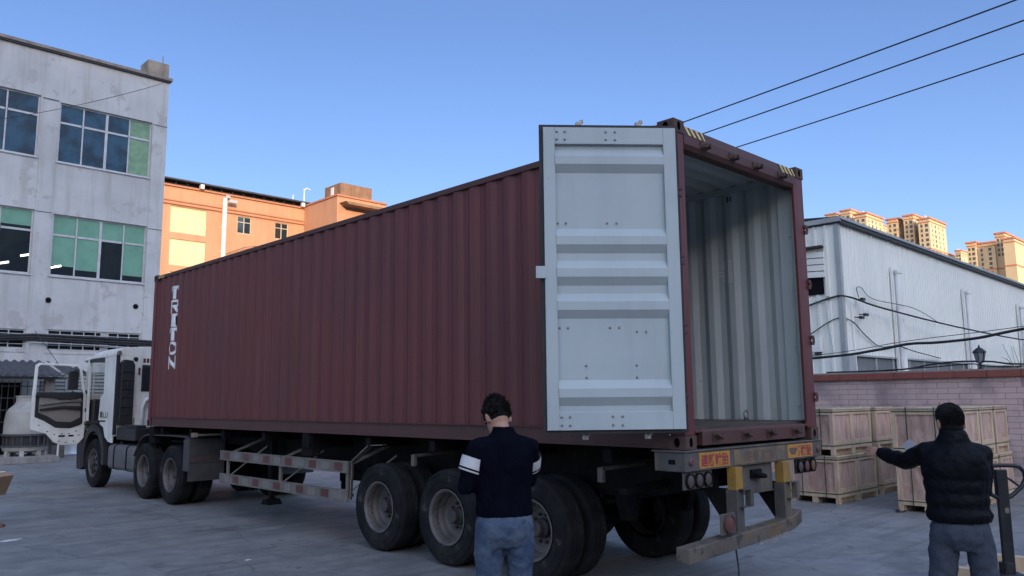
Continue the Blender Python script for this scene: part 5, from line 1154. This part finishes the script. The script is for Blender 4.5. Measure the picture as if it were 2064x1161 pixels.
# ------------------------------------------------------------------ plywood crates
def wood_mat(name, c1, c2, c3, axis=2):
    m = bpy.data.materials.new(name); m.use_nodes = True; n = m.node_tree.nodes; l = m.node_tree.links; b = n['Principled BSDF']; b.inputs['Roughness'].default_value = .7
    tc = n.new('ShaderNodeTexCoord'); oi = n.new('ShaderNodeObjectInfo'); ad = n.new('ShaderNodeVectorMath'); ad.operation = 'MULTIPLY_ADD'; l.new(oi.outputs['Random'], ad.inputs[0]); ad.inputs[1].default_value = (31, 17, 23); l.new(tc.outputs['Object'], ad.inputs[2])
    mp = n.new('ShaderNodeMapping'); sc = [2.2, 2.2, 2.2]; sc[axis] = .55; mp.inputs['Scale'].default_value = sc; l.new(ad.outputs[0], mp.inputs[0])
    w = n.new('ShaderNodeTexNoise'); w.inputs['Scale'].default_value = 3.2; w.inputs['Detail'].default_value = 7; w.inputs['Distortion'].default_value = 1.6; l.new(mp.outputs[0], w.inputs[0])
    r = n.new('ShaderNodeValToRGB'); r.color_ramp.elements[0].position = .32; r.color_ramp.elements[0].color = (*c1, 1); r.color_ramp.elements[1].position = .68; r.color_ramp.elements[1].color = (*c2, 1); l.new(w.outputs[0], r.inputs[0])
    w2 = n.new('ShaderNodeTexNoise'); w2.inputs['Scale'].default_value = 1.7; w2.inputs['Detail'].default_value = 5; l.new(ad.outputs[0], w2.inputs[0]); mr = n.new('ShaderNodeMapRange'); mr.inputs[1].default_value = .5; mr.inputs[2].default_value = .75; l.new(w2.outputs[0], mr.inputs[0])
    mx = n.new('ShaderNodeMix'); mx.data_type = 'RGBA'; l.new(mr.outputs[0], mx.inputs['Factor']); l.new(r.outputs[0], mx.inputs['A']); mx.inputs['B'].default_value = (*c3, 1); l.new(mx.outputs['Result'], b.inputs['Base Color'])
    return m
M['ply'] = wood_mat('plywood_panel', (.34, .21, .165), (.56, .40, .32), (.45, .335, .29))
M['batten'] = wood_mat('pale_pine_batten', (.44, .325, .22), (.60, .47, .33), (.40, .29, .20))
M['strapg'] = mat('green_strapping', (0.035, 0.075, 0.05), (0.05, 0.09, 0.065), 0.4, scale=20)
def make_crate(w, d, h, label, loc, grp):
    """w along x, d along y; -X face is the long strapped one"""
    c = thing('plywood_crate', label, 'crate', loc, group=grp); f = .10; t = .022
    k = MB(); k.box(t, t, f, w - t, d - t, h - .03); k.build('plywood_panel', M['ply'], c)
    for x in (0, w - .07):
        for y in (0, d - .07): k = MB(); k.box(x, y, 0, x + .07, y + .07, h - .03); k.build('corner_post', M['batten'], c, bevel=.003)
    def bt(*a): k = MB(); k.box(*a); k.build('batten', M['batten'], c, bevel=.002)
    for z0, z1 in ((f, f + .085), (h - .115, h - .03)):
        for x in (0, w - t + .001): bt(x, .07, z0, x + t - .001, d - .07, z1)
        for y in (0, d - t + .001): bt(.07, y, z0, w - .07, y + t - .001, z1)
    bt(.07, 0, f + .087, w - .07, t - .004, f + .15)
    k = MB(); k.box(-.012, -.012, h - .028, w + .012, d + .012, h - .004); k.build('lid', M['batten'], c, bevel=.002)
    for y in (d / 2 - .05,):
        k = MB(); k.box(.01, y, .0, w - .01, y + .10, f - .001); k.build('skid', M['batten'], c)
    for y in (.0701, d - .0901): k = MB(); k.box(.07, y, .0, w - .07, y + .02, f - .001); k.build('skid', M['batten'], c)
    for y in (d * .24, d * .72):                  # vertical straps round the long face and over the lid
        k = MB(); e = .003; k.box(-.017, y, f, -.013, y + .017, h + .001); k.box(w + .013, y, f, w + .017, y + .017, h + .001); k.box(-.017, y, h - .003, w + .017, y + .017, h + .001); k.build('strap', M['strapg'], c)
    for z in (f + .055, h - .075):
        k = MB(); k.box(-.004, -.004, z, -.001, d + .004, z + .017); k.box(w + .001, -.004, z, w + .004, d + .004, z + .017); k.box(-.001, -.004, z, w + .001, -.001, z + .017); k.box(-.001, d + .001, z, w + .001, d + .004, z + .017); k.build('strap', M['strapg'], c)
    return c
GL, GR = 'plywood crates in the left stack by the wall', 'plywood crates in the right stack behind the man in the puffer jacket'
ORD = ('nearest the container', 'second from the container', 'third from the container, past a narrow gap')
cl = make_crate(.79, .87, .80, 'bottom plywood crate of the left stack, ' + ORD[0], (7.79, 2.23, 0), GL)
for i, x in enumerate((8.61, 9.70)): copy_tree(cl, loc=(x, 2.23 + .03 * i, 0), label='bottom plywood crate of the left stack, ' + ORD[i + 1])
for i, x in enumerate((7.78, 8.60, 9.68)): copy_tree(cl, loc=(x, 2.26 + .02 * i, .803), rz=R((.6, -.5, .3)[i]), label='upper plywood crate of the left stack, ' + ORD[i])
cr = make_crate(.69, .87, .81, 'bottom plywood crate at the left end of the right stack, behind the outstretched arm', (7.65, .35, 0), GR)
RL = ('left end crate', 'second crate from the left', 'third crate from the left, right of the puffer jacket', 'right end crate, beside the pink wall')
for i, x in enumerate((8.36, 9.17, 10.03)): copy_tree(cr, loc=(x, .35 + .01 * i, 0), label='bottom layer of the right stack: ' + RL[i + 1])
for i, x in enumerate((7.63, 8.36, 9.18, 10.02)): copy_tree(cr, loc=(x, .36 + .012 * i, .813), rz=R((.5, -.4, .4, -.2)[i]), label='top layer of the right stack: ' + RL[i])
k = MB(); k.tube([(.0, 0, 0), (.02, .0, .05), (.06, .01, .055), (.075, .01, .02), (.05, .0, .0)], .008, 5); k.box(-.03, -.02, -.002, .08, .04, .004); tag(k.build('strap_scrap', M['coping'], None, (8.55, .8, 1.63)), 'small red scrap lying on top of the right crate stack', 'scrap')

# ------------------------------------------------------------------ people
M['skin'] = mat('skin', (0.36, 0.20, 0.145), (0.31, 0.17, 0.12), 0.55, scale=25)
M['hair'] = mat('black_hair', (0.006, 0.0055, 0.0055), (0.011, 0.010, 0.0095), 0.75, scale=30, spec=.15)
M['navy'] = mat('navy_knit', (0.0026, 0.003, 0.0072), (0.0042, 0.0048, 0.0095), 0.9, scale=14, bump=.25, bump_scale=60, spec=.02)
M['bandw'] = mat('white_sleeve_band', (0.50, 0.50, 0.52), (0.42, 0.42, 0.44), 0.8, scale=20)
M['denim'] = mat('faded_blue_denim', (0.026, 0.048, 0.095), (0.085, 0.112, 0.15), 0.85, scale=5.5, bump=.3, bump_scale=90, lo=.42, hi=.72, speck=(.022, .036, .07), speck_scale=12, speck_cut=.60)
M['denim2'] = mat('grey_blue_denim', (0.028, 0.038, 0.058), (0.046, 0.057, 0.077), 0.85, scale=5, bump=.3, bump_scale=90)
M['puffer'] = mat('black_nylon', (0.0035, 0.004, 0.0064), (0.006, 0.0066, 0.0095), 0.5, scale=7, bump=.5, bump_scale=22, spec=.07)
M['shoe'] = mat('brown_leather', (0.13, 0.05, 0.03), (0.09, 0.04, 0.025), 0.5, scale=8)
M['shoe_k'] = mat('black_shoe', (0.02, 0.02, 0.022), None, 0.5)
M['card'] = mat('cardboard', (0.34, 0.22, 0.14), (0.29, 0.19, 0.12), 0.85, scale=6)
_tex = bpy.data.textures.new('cloth_folds', 'CLOUDS'); _tex.noise_scale = .11; _tex.noise_depth = 2
_tex2 = bpy.data.textures.new('cloth_creases', 'CLOUDS'); _tex2.noise_scale = .045; _tex2.noise_depth = 1
def ell(c, rx, ry, n=20, tilt=None):
    out = []
    for i in range(n):
        a = 2 * math.pi * i / n; p = V((rx * math.cos(a), ry * math.sin(a), 0))
        if tilt: p = tilt @ p
        out.append(V(c) + p)
    return out
def rlimb(b, pts, rs, n=14):
    """tapered limb with rounded ends"""
    pts = [V(p) for p in pts]; d0 = (pts[0] - pts[1]).normalized(); d1 = (pts[-1] - pts[-2]).normalized()
    P, Q = [], []
    for k_, f in ((1.0, .15), (.8, .62), (.45, .9)): P.append(pts[0] + d0 * rs[0] * k_); Q.append(rs[0] * f)
    P += pts; Q += list(rs)
    for k_, f in ((.45, .9), (.8, .62), (1.0, .15)): P.append(pts[-1] + d1 * rs[-1] * k_); Q.append(rs[-1] * f)
    b.tube(P, Q, n)
def soft(o, vox, smooth=4, fold=0.0, crease=0.0):
    r = o.modifiers.new('remesh', 'REMESH'); r.mode = 'VOXEL'; r.voxel_size = vox; r.use_smooth_shade = True
    s = o.modifiers.new('smooth', 'SMOOTH'); s.factor = .5; s.iterations = smooth
    for amt, tx in ((fold, _tex), (crease, _tex2)):
        if amt:
            d = o.modifiers.new('folds', 'DISPLACE'); d.texture = tx; d.strength = amt; d.mid_level = .5; d.texture_coords = 'LOCAL'
    return o
def hand(b, w, d, pn, side, curl, spread=.012):
    """wrist w, finger direction d, palm normal pn; thumb leaves the side given by side*(d x pn)"""
    w = V(w); d = V(d).normalized(); pn = (V(pn) - d * V(pn).dot(d)).normalized(); s = d.cross(pn) * side
    rg = []
    for t, a, c in ((-.01, .022, .019), (.02, .030, .017), (.055, .040, .015), (.085, .041, .013), (.095, .034, .009)): rg.append([w + d * t + s * a * math.cos(q) + pn * c * math.sin(q) for q in [2 * math.pi * i / 14 for i in range(14)]])
    b.loft(rg)
    for k_, (off, L) in enumerate(((.030, .068), (.010, .077), (-.011, .070), (-.031, .054))):
        p = w + d * .088 + s * off; q = d + s * (off * 5 * spread / .012 * .6); q.normalize(); pts = [p - q * .012, p]; c = curl * (1 + .12 * k_)
        for j, f in enumerate((.45, .31, .24)):
            q = (q * math.cos(c) + pn * math.sin(c)).normalized(); pn2 = pn; p = p + q * L * f; pts.append(p)
        b.tube(pts + [pts[-1] + q * .006], [.0100, .0098, .0092, .0085, .0078, .003], 8)
    p = w + d * .025 + s * .026; q = (s * .75 + d * .6 + pn * .25).normalized(); pts = [p - q * .01, p, p + q * .036]
    q = (q + d * .5 + pn * .2 * curl).normalized(); pts.append(pts[-1] + q * .030); pts.append(pts[-1] + q * .006); b.tube(pts, [.013, .014, .0115, .0095, .003], 8)
def head_mesh(b, X):
    k = MB()
    pr = [(-.118, .022, .024, .060), (-.112, .036, .040, .050), (-.095, .050, .062, .030), (-.07, .059, .078, .014), (-.035, .067, .089, .003), (.01, .073, .096, -.004), (.05, .0755, .098, -.008), (.085, .067, .088, -.010), (.108, .050, .066, -.011), (.121, .026, .035, -.012), (.125, .006, .008, -.012)]
    k.loft([ell((0, cy, z), rx, ry, 24) for z, rx, ry, cy in pr])
    k.tube([(0, .086, .012), (0, .098, -.012), (0, .112, -.034), (0, .100, -.046)], [.008, .011, .014, .012], 8)         # nose
    k.tube([(-.02, .086, -.068), (0, .095, -.067), (.02, .086, -.068)], [.006, .009, .006], 8)                        # mouth
    k.tube([(-.05, .070, .028), (0, .092, .030), (.05, .070, .028)], [.008, .009, .008], 8)                          # brow
    for s in (-1, 1): k.loft([[V((s * (.066 + .026 * t), -.012 - .012 * t + .022 * math.cos(q) * (1 - .25 * t), -.004 + .034 * math.sin(q))) for q in [2 * math.pi * i / 14 for i in range(14)]] for t in (0, .6, 1)])   # ears
    k.xf(X); b.add(k.v, k.f)
def person(label, loc, rz, H, J, top, bottom, shoes, hairfn, scale_w=1.0, quilt=False, hands=None, fold=.02, head=(0, 0), topname='sweater', drop=0.0, hem=.90):
    """J: joints lsh/lel/lwr, rsh/rel/rwr, and feet offsets; a single continuous body mesh with clothing and hair as children"""
    s = H / 1.75; W_ = scale_w
    b = MB(); tor = [(.80, .13, .10, 0), (.88, .168, .118, -.01), (.95, .168, .118, -.01), (1.04, .148, .105, 0), (1.16, .155, .110, .005), (1.28, .172, .115, .0), (1.37, .165, .100, -.005), (1.42, .120, .080, -.01), (1.465, .085, .068, -.012), (1.50, .056, .058, -.008)]
    b.loft([ell((0, cy * s, z * s), rx * s * W_, ry * s * W_) for z, rx, ry, cy in tor])
    hp = V((0, .005, 1.50 - drop)) * s; X = Matrix.Translation(hp) @ Matrix.Rotation(head[0], 4, 'Z') @ Matrix.Rotation(head[1], 4, 'X') @ Matrix.Translation((0, .015, .125 * s)) @ Matrix.Scale(s * .98, 4)
    hc = X @ V((0, -.012, -.06)); b.tube([V((0, -.012, 1.44)) * s, hp, hc], [.060 * s, .057 * s, .055 * s], 16)
    head_mesh(b, X)
    for a in 'lr':
        rlimb(b, [J[a + 'sh'], J[a + 'el'], J[a + 'wr']], [.042 * s, .038 * s, .027 * s])
        hd, pn, curl = hands[a]; hand(b, J[a + 'wr'], hd, pn, -1 if a == 'l' else 1, curl)
        rlimb(b, [J[a + 'hip'], J[a + 'kn'], J[a + 'an']], [.082 * s, .056 * s, .040 * s])
    body = soft(b.build('person', M['skin'], None, loc), .0052, 2); body.rotation_euler = (0, 0, rz); tag(body, label, 'person')
    # eyes
    e = MB()
    for q in (-1, 1): c = X @ V((q * .031, .078, .012)); e.lathe([(.0, -.010), (.007, -.007), (.010, 0), (.007, .007), (0, .010)], c, 'Z', 12)
    e.build('eyes', M['hair'], body, smooth=60)
    # top
    t = MB(); g = .022 if not quilt else .045
    ct_ = [(.955, .185, .135, -.005), (.99, .190, .138, -.005), (1.06, .180, .132, 0), (1.16, .182, .135, .0), (1.28, .198, .138, -.004), (1.36, .196, .128, -.006), (1.415, .160, .106, -.012), (1.455, .100, .084, -.012), (1.49, .074, .074, -.008)]
    rows = []
    if quilt:
        z = hem
        while z < 1.47:
            i = next((k_ for k_ in range(len(ct_) - 1) if ct_[k_][0] <= z <= ct_[k_ + 1][0]), 0); a0, a1 = ct_[i], ct_[i + 1]; f = max(0, (z - a0[0]) / (a1[0] - a0[0]))
            rx, ry, cy = (a0[j] + (a1[j] - a0[j]) * f for j in (1, 2, 3)); bump = (.011 * abs(math.sin(math.pi * (z - hem) / .092)) if z < 1.24 else .010) + (.022 if z < 1.40 else .008)
            rows.append(ell((0, cy * s, z * s), (rx + bump) * s * W_, (ry + bump) * s * W_, 36)); z += .011
        for zc, r in ((1.475, .100), (1.50, .090), (1.53, .084), (1.545, .078)): rows.append(ell((0, -.008 * s, zc * s), r * s, (r - .002) * s, 36))
    else:
        for z, rx, ry, cy in ct_: rows.append(ell((0, cy * s, z * s), rx * s * W_, ry * s * W_, 28))
        rows.append(ell((0, -.006 * s, 1.515 * s), .067 * s, .067 * s, 28))
    t.loft(rows)
    for a in 'lr':
        sh, el, wr = V(J[a + 'sh']), V(J[a + 'el']), V(J[a + 'wr']); r0 = .072 if not quilt else .072; r1 = .056 if not quilt else .061; r2 = .038 if not quilt else .046
        m1 = sh.lerp(el, .5); m2 = el.lerp(wr, .55); inn = V((0, 0, 1.40 * s)) + (sh - V((0, 0, 1.40 * s))) * .55
        rlimb(t, [inn, sh, m1, el, m2, wr.lerp(el, .06)], [r0 * s, r0 * s, (r0 * .45 + r1 * .55) * s, r1 * s, (r1 + r2) / 2 * s, r2 * s], 16)
    soft(t.build(topname, top, body), .011, 5 if not quilt else 3, fold, fold * .4)
    # trousers
    p = MB(); p.loft([ell((0, cy * s, z * s), rx * s * W_, ry * s * W_) for z, rx, ry, cy in ((.77, .150, .112, -.004), (.84, .184, .138, -.014), (.90, .188, .142, -.016), (.96, .176, .130, -.008), (1.02, .168, .122, 0))])
    for a in 'lr':
        hip, kn, an = V(J[a + 'hip']), V(J[a + 'kn']), V(J[a + 'an']); rlimb(p, [hip, hip.lerp(kn, .35), hip.lerp(kn, .7), kn, kn.lerp(an, .45), an + V((0, 0, .05)), an + V((0, .0, .005))], [.100 * s * W_, .098 * s * W_, .083 * s, .073 * s, .070 * s, .068 * s, .070 * s], 18)
    soft(p.build('trousers', bottom, body), .011, 3, .024, .013)
    sm = MB()
    for a in 'lr':
        an = V(J[a + 'an']); k = MB(); fz = an.z - .085 * s
        pr = [(-.085, .022, .04), (-.075, .036, .075), (-.02, .040, .095), (.06, .045, .072), (.12, .050, .052), (.165, .042, .042), (.185, .016, .03)]
        k.loft([[V((x * 1.0, y, z)) for x, z in ((-w, 0), (-w * 1.05, .012), (-w, .5 * h), (-w * .6, h), (w * .6, h), (w, .5 * h), (w * 1.05, .012), (w, 0))] for y, w, h in pr]); k.xf(Matrix.Translation((an.x, an.y, fz)) @ Matrix.Rotation(R(8 if a == 'l' else -8), 4, 'Z')); sm.add(k.v, k.f)
        if a == 'l': sm.build('shoe', shoes, body, smooth=50); sm = MB()
    sm.build('shoe', shoes, body, smooth=50)
    hairfn(body, X, s)
    return body
def hair_cap(k, X, thick, low):
    rows = []
    for z, rx, ry, cy, zf in ((low, .064, .084, -.014, 0), (max(-.03, low + .012), .0715, .093, -.012, .4), (.02, .0765, .101, -.012, .9), (.06, .084, .106, -.014, 1), (.09, .077, .099, -.014, 1), (.115, .060, .078, -.014, 1), (.132, .034, .046, -.014, 1), (.139, .008, .010, -.014, 1)):
        row = []
        for i in range(28):
            a = 2 * math.pi * i / 28; y = ry * math.sin(a); f = 1.0
            if y > 0: f = (1 - .42 * (1 - min(1, max(0, (z - .02) / .07))) * math.sin(a) ** .5)       # forehead stays bare
            row.append(X @ V(((rx + thick) * math.cos(a) * (1 if y < 0 or z > .05 else .96), cy + (y + (thick if y < 0 else 0)) * f, z + (thick if z > .1 else 0))))
        rows.append(row)
    k.loft(rows)
def hair_short(body, X, s):
    k = MB(); hair_cap(k, X, .004, -.058); tufts(k, X, 2600, 9, .011, -.1, -.1, 1.045); k.build('hair', M['hair'], body, smooth=80)
def tufts(k, X, n, seed, L, up, e0=-.15, off=1.0):
    rnd = random.Random(seed)
    for i in range(n):
        a = rnd.uniform(0, 6.28); e = rnd.uniform(e0, 1.0); c, q = math.cos(e * 1.5), math.sin(e * 1.5)
        d = V((c * math.cos(a), c * math.sin(a), q)); oo = .925 + (off - .925) * max(0, min(1, d.z * 2.2 + .1)); p = V((.080 * oo * d.x, -.014 + .102 * oo * d.y, .012 + .118 * off * d.z))
        if d.y > .55 and d.z < .45: continue
        g = (d * .5 + V((rnd.gauss(0, .35), -.25 + rnd.gauss(0, .35), up + rnd.gauss(0, .35)))).normalized(); l = L * rnd.uniform(.5, 1.2) * (.45 + .55 * max(0, d.z))
        k.tube([X @ p, X @ (p + g * l * .55), X @ (p + g * l + V((0, -.012, -.004)))], [.0065, .005, .001], 4)
def hair_messy(body, X, s):
    k = MB(); hair_cap(k, X, .002, -.028); tufts(k, X, 1100, 4, .046, .5); k.build('hair', M['hair'], body, smooth=80)
def joints(s, **kw):
    d = dict(lsh=(-.185, -.01, 1.405), rsh=(.185, -.01, 1.405), lel=(-.25, -.02, 1.12), rel=(.25, -.02, 1.12), lwr=(-.25, .08, .88), rwr=(.25, .08, .88), lhip=(-.092, -.01, .90), rhip=(.092, -.01, .90), lkn=(-.105, .01, .49), rkn=(.105, .01, .49), lan=(-.115, -.03, .085), ran=(.115, -.03, .085))
    d.update(kw); return {k: V(v) * s for k, v in d.items()}
FW = -0.7697
# man in navy sweater looking down at a phone
A = person('man seen from behind in dark navy sweater with white sleeve bands, head bent down', (-1.955, .165, 0), FW + .25, 1.87,
           joints(1.0686, lsh=(-.170, .0, 1.385), rsh=(.170, .0, 1.385), lel=(-.255, .0, 1.135), lwr=(-.10, .22, 1.15), rel=(.215, .17, 1.15), rwr=(.06, .27, 1.16), lan=(-.10, -.03, .085), ran=(.12, .02, .085)),
           M['navy'], M['denim'], M['shoe_k'], hair_messy, hands={'l': ((.5, .75, .15), (.4, -.1, .8), .5), 'r': ((-.5, .75, .15), (-.4, -.1, .8), .5)}, head=(R(16), R(-34)), drop=.035)
for a, sg in (('l', -1), ('r', 1)):
    sh, el = (V((-.170, .0, 1.385)) if a == 'l' else V((.170, .0, 1.385))) * 1.0686, (V((-.255, .0, 1.135)) if a == 'l' else V((.215, .17, 1.15))) * 1.0686
    for t0, t1, rr in ((.26, .52, .086), (.565, .605, .082)):
        k = MB(); k.tube([sh.lerp(el, t0), sh.lerp(el, (t0 + t1) / 2), sh.lerp(el, t1)], [rr, rr, rr - .003], 22, caps=False); k.tube([sh.lerp(el, t0), sh.lerp(el, t1)], [.05, .05], 12); k.build('sleeve_band', M['bandw'], A, smooth=60)
k = MB(); k.prism(rrect(.075, .155, .012, 3), lambda a, b_, d: (a, b_, d), .009); ph = k.build('mobile_phone', M['glass'], None, (0, 0, 0), bevel=.002)
_w = Matrix.Translation((-1.955, .165, 0)) @ Matrix.Rotation(FW + .25, 4, 'Z')
ph.matrix_world = _w @ Matrix.Translation((-.02, .40, 1.29)) @ Matrix.Rotation(R(35), 4, 'X'); tag(ph, 'phone in the hands of the man in the navy sweater', 'phone')
# man in black puffer jacket pointing left
LB = (0.19, -2.02, 0)
B = person('man in black quilted puffer jacket seen from behind, left arm stretched towards the crates', LB, FW - .36, 1.785,
           joints(1.02, lsh=(-.160, 0, 1.39), rsh=(.160, 0, 1.39), lel=(-.280, .205, 1.315), lwr=(-.418, .378, 1.358), rel=(.190, .19, 1.14), rwr=(.0, .34, 1.235), lkn=(-.13, .02, .49), rkn=(.14, .02, .49), lan=(-.16, -.02, .085), ran=(.19, .0, .085)),
           M['puffer'], M['denim2'], M['shoe_k'], hair_short, scale_w=.90, quilt=True, hands={'l': ((-.68, .70, .06), (.45, .6, -.45), .10), 'r': ((-.75, .0, .6), (-.2, .4, .4), .7)}, fold=.022, head=(R(18), R(-4)), topname='puffer_jacket', drop=.045, hem=.945)
k = MB(); k.prism(rrect(.074, .15, .012, 3), lambda a, b_, d: (a, b_, d), .009); ph = k.build('mobile_phone', mat('silver_phone', (.55, .57, .6), None, .15, .6), None, bevel=.002)
_w = Matrix.Translation(LB) @ Matrix.Rotation(FW - .36, 4, 'Z')
ph.matrix_world = _w @ Matrix.Translation((-.222, .36, 1.425)) @ Matrix.Rotation(R(-40), 4, 'Y') @ Matrix.Rotation(R(38), 4, 'X'); tag(ph, 'shiny phone held in front of the man in the puffer jacket', 'phone')
# third man, only his sleeve, hand and front shoe enter the frame
LCm = (-3.12, 10.39, 0)
Cp = person('person carrying a carton, only dark sleeve and brown shoe showing at the left edge', LCm, -2.33, 1.72,
            joints(.983, lel=(-.24, .02, 1.10), lwr=(-.16, .22, .84), rel=(.24, .02, 1.10), rwr=(.16, .22, .84), lkn=(-.10, .20, .50), lan=(-.10, .27, .085), rkn=(.1, -.05, .48), ran=(.1, -.22, .085)),
            M['navy'], M['puffer'], M['shoe'], hair_short, hands={'l': ((.1, .25, -.95), (.9, 0, .2), .5), 'r': ((-.1, .25, -.95), (-.9, 0, .2), .5)})
k = MB(); k.box(-.19, -.15, -.15, .19, .15, .15); bx = k.build('cardboard_box', M['card'], None, bevel=.004); tag(bx, 'brown cardboard box carried at the left edge of the photo', 'box')
bx.matrix_world = Matrix.Translation(LCm) @ Matrix.Rotation(-2.33, 4, 'Z') @ Matrix.Translation((0, .30, .66)) @ Matrix.Rotation(R(-20), 4, 'X')
k = MB(); k.box(-.193, -.012, -.153, .193, .012, .153); k.build('tape', M['whitepaint'], bx)

# ------------------------------------------------------------------ hand pallet truck
M['ptruck'] = mat('worn_dark_steel_handle', (0.012, 0.015, 0.019), (0.026, 0.028, 0.031), 0.42, .3, scale=9, speck=(.10, .10, .10), speck_scale=30, speck_cut=.68)
pt = thing('pallet_truck', 'black hand pallet truck with loop handle beside the man in the puffer jacket', 'pallet truck', (1.38, -1.97, 0), FW)
k = MB(); k.box(-.042, -.018, .42, .042, .018, 1.225); k.box(-.045, .019, 1.0, .045, .03, 1.2); k.build('handle_column', M['ptruck'], pt, bevel=.008)
k = MB(); pts = [(0, 0, .99), (.08, 0, 1.03), (.155, 0, 1.095), (.187, 0, 1.15), (.185, 0, 1.205), (.15, 0, 1.243), (.09, 0, 1.255), (0, 0, 1.257), (-.09, 0, 1.255), (-.15, 0, 1.243), (-.185, 0, 1.205), (-.187, 0, 1.15), (-.155, 0, 1.095), (-.08, 0, 1.03), (0, 0, .99)]
k.tube(pts, .0165, 10); k.build('loop_handle', M['ptruck'], pt, smooth=60)
k = MB(); k.tube([(.03, .0, 1.17), (.07, -.005, 1.145), (.125, -.01, 1.10)], [.008, .010, .008], 8); k.build('release_lever', M['ptruck'], pt, smooth=60)
k = MB(); k.prism(rrect(.034, .042, .012, 3, .012, .915), lambda a, z, d: (a, -.0215 + d, z), .003); k.build('sticker', M['guard'], pt)
k = MB(); k.box(-.10, -.06, .18, .10, .12, .44); k.cyl((0, .03, .12), (0, .03, .52), .055, n=16); k.tube([(-.05, -.07, .44), (-.06, -.08, .3), (.0, -.07, .22), (.06, -.07, .3), (.05, -.06, .42)], .012, 6)
for i in range(5): k.lathe([(.04, .24 + .03 * i), (.052, .255 + .03 * i), (.04, .27 + .03 * i)], (-.06, -.07, 0), 'Z', 12)
k.build('pump_unit', M['black'], pt, bevel=.008, smooth=40)
for x in (-.06, .06):
    k = MB(); k.lathe([(.02, -.025), (.085, -.025), (.09, -.018), (.09, .018), (.085, .025), (.02, .025)], (x, .03, .09), 'X', 24); k.build('wheel', M['rim_dark'], pt, smooth=40)
fk = MB(); a = R(-38)
for o_ in (-.19, .19): fk.box(o_ - .08, .12, .075, o_ + .08, 1.30, .125)
fk.box(-.27, .10, .075, .27, .22, .40); fk.xf(Matrix.Rotation(a, 4, 'Z')); fk.build('fork', M['coping'], pt, bevel=.006)
pl = thing('wooden_pallet', 'wooden pallet on the forks of the hand pallet truck, cut off by the right edge', 'pallet', (1.38, -1.97, .127), FW + a)
def plank(x0, y0, z0, x1, y1, z1, nm): k = MB(); k.box(x0, y0, z0, x1, y1, z1); k.build(nm, M['batten'], pl, bevel=.003)
for y in (.26, .70, 1.16): plank(-.5, y, 0, .5, y + .10, .10, 'stringer')
for i in range(7): plank(-.5 + .148 * i, .24, .101, -.5 + .148 * i + .11, 1.28, .123, 'deck_board')
for y in (.30, 1.1): plank(-.46, y, .124, .46, y + .10, .26, 'side_board')

# ------------------------------------------------------------------ litter on the yard
rnd = random.Random(5)
def scrap(x, y, m, label, s=.05, nm='paper_scrap'):
    k = MB(); n = 7; pts = [V((s * (1 + .5 * rnd.random()) * math.cos(2 * math.pi * i / n) * 1.4, s * .5 * (1 + .4 * rnd.random()) * math.sin(2 * math.pi * i / n), .006 + .012 * rnd.random())) for i in range(n)]
    k.add([V((0, 0, .02))] + pts + [V((p.x, p.y, 0.001)) for p in pts], [(0, 1 + i, 1 + (i + 1) % n) for i in range(n)] + [(1 + i, 1 + n + i, 1 + n + (i + 1) % n, 1 + (i + 1) % n) for i in range(n)] + [tuple(range(1 + n, 1 + 2 * n))])
    return tag(k.build(nm, M[m], None, (x, y, .002)), label, 'litter')
scrap(-2.97, 8.65, 'bandw', 'white scrap lying on the concrete at the lower left edge', .075)
scrap(-1.37, 5.06, 'bandw', 'tiny white scrap on the concrete below the side guard', .022)
k = MB(); k.tube([(.0, .0, .012), (.10, -.06, .012), (.24, -.04, .012), (.26, .04, .012), (.14, .07, .012), (.0, .0, .014)], .010, 6); tag(k.build('strap_offcut', M['rubber'], None, (7.42, 1.16, .002), smooth=60), 'dark loop of strapping on the ground at the foot of the right crate stack', 'litter')
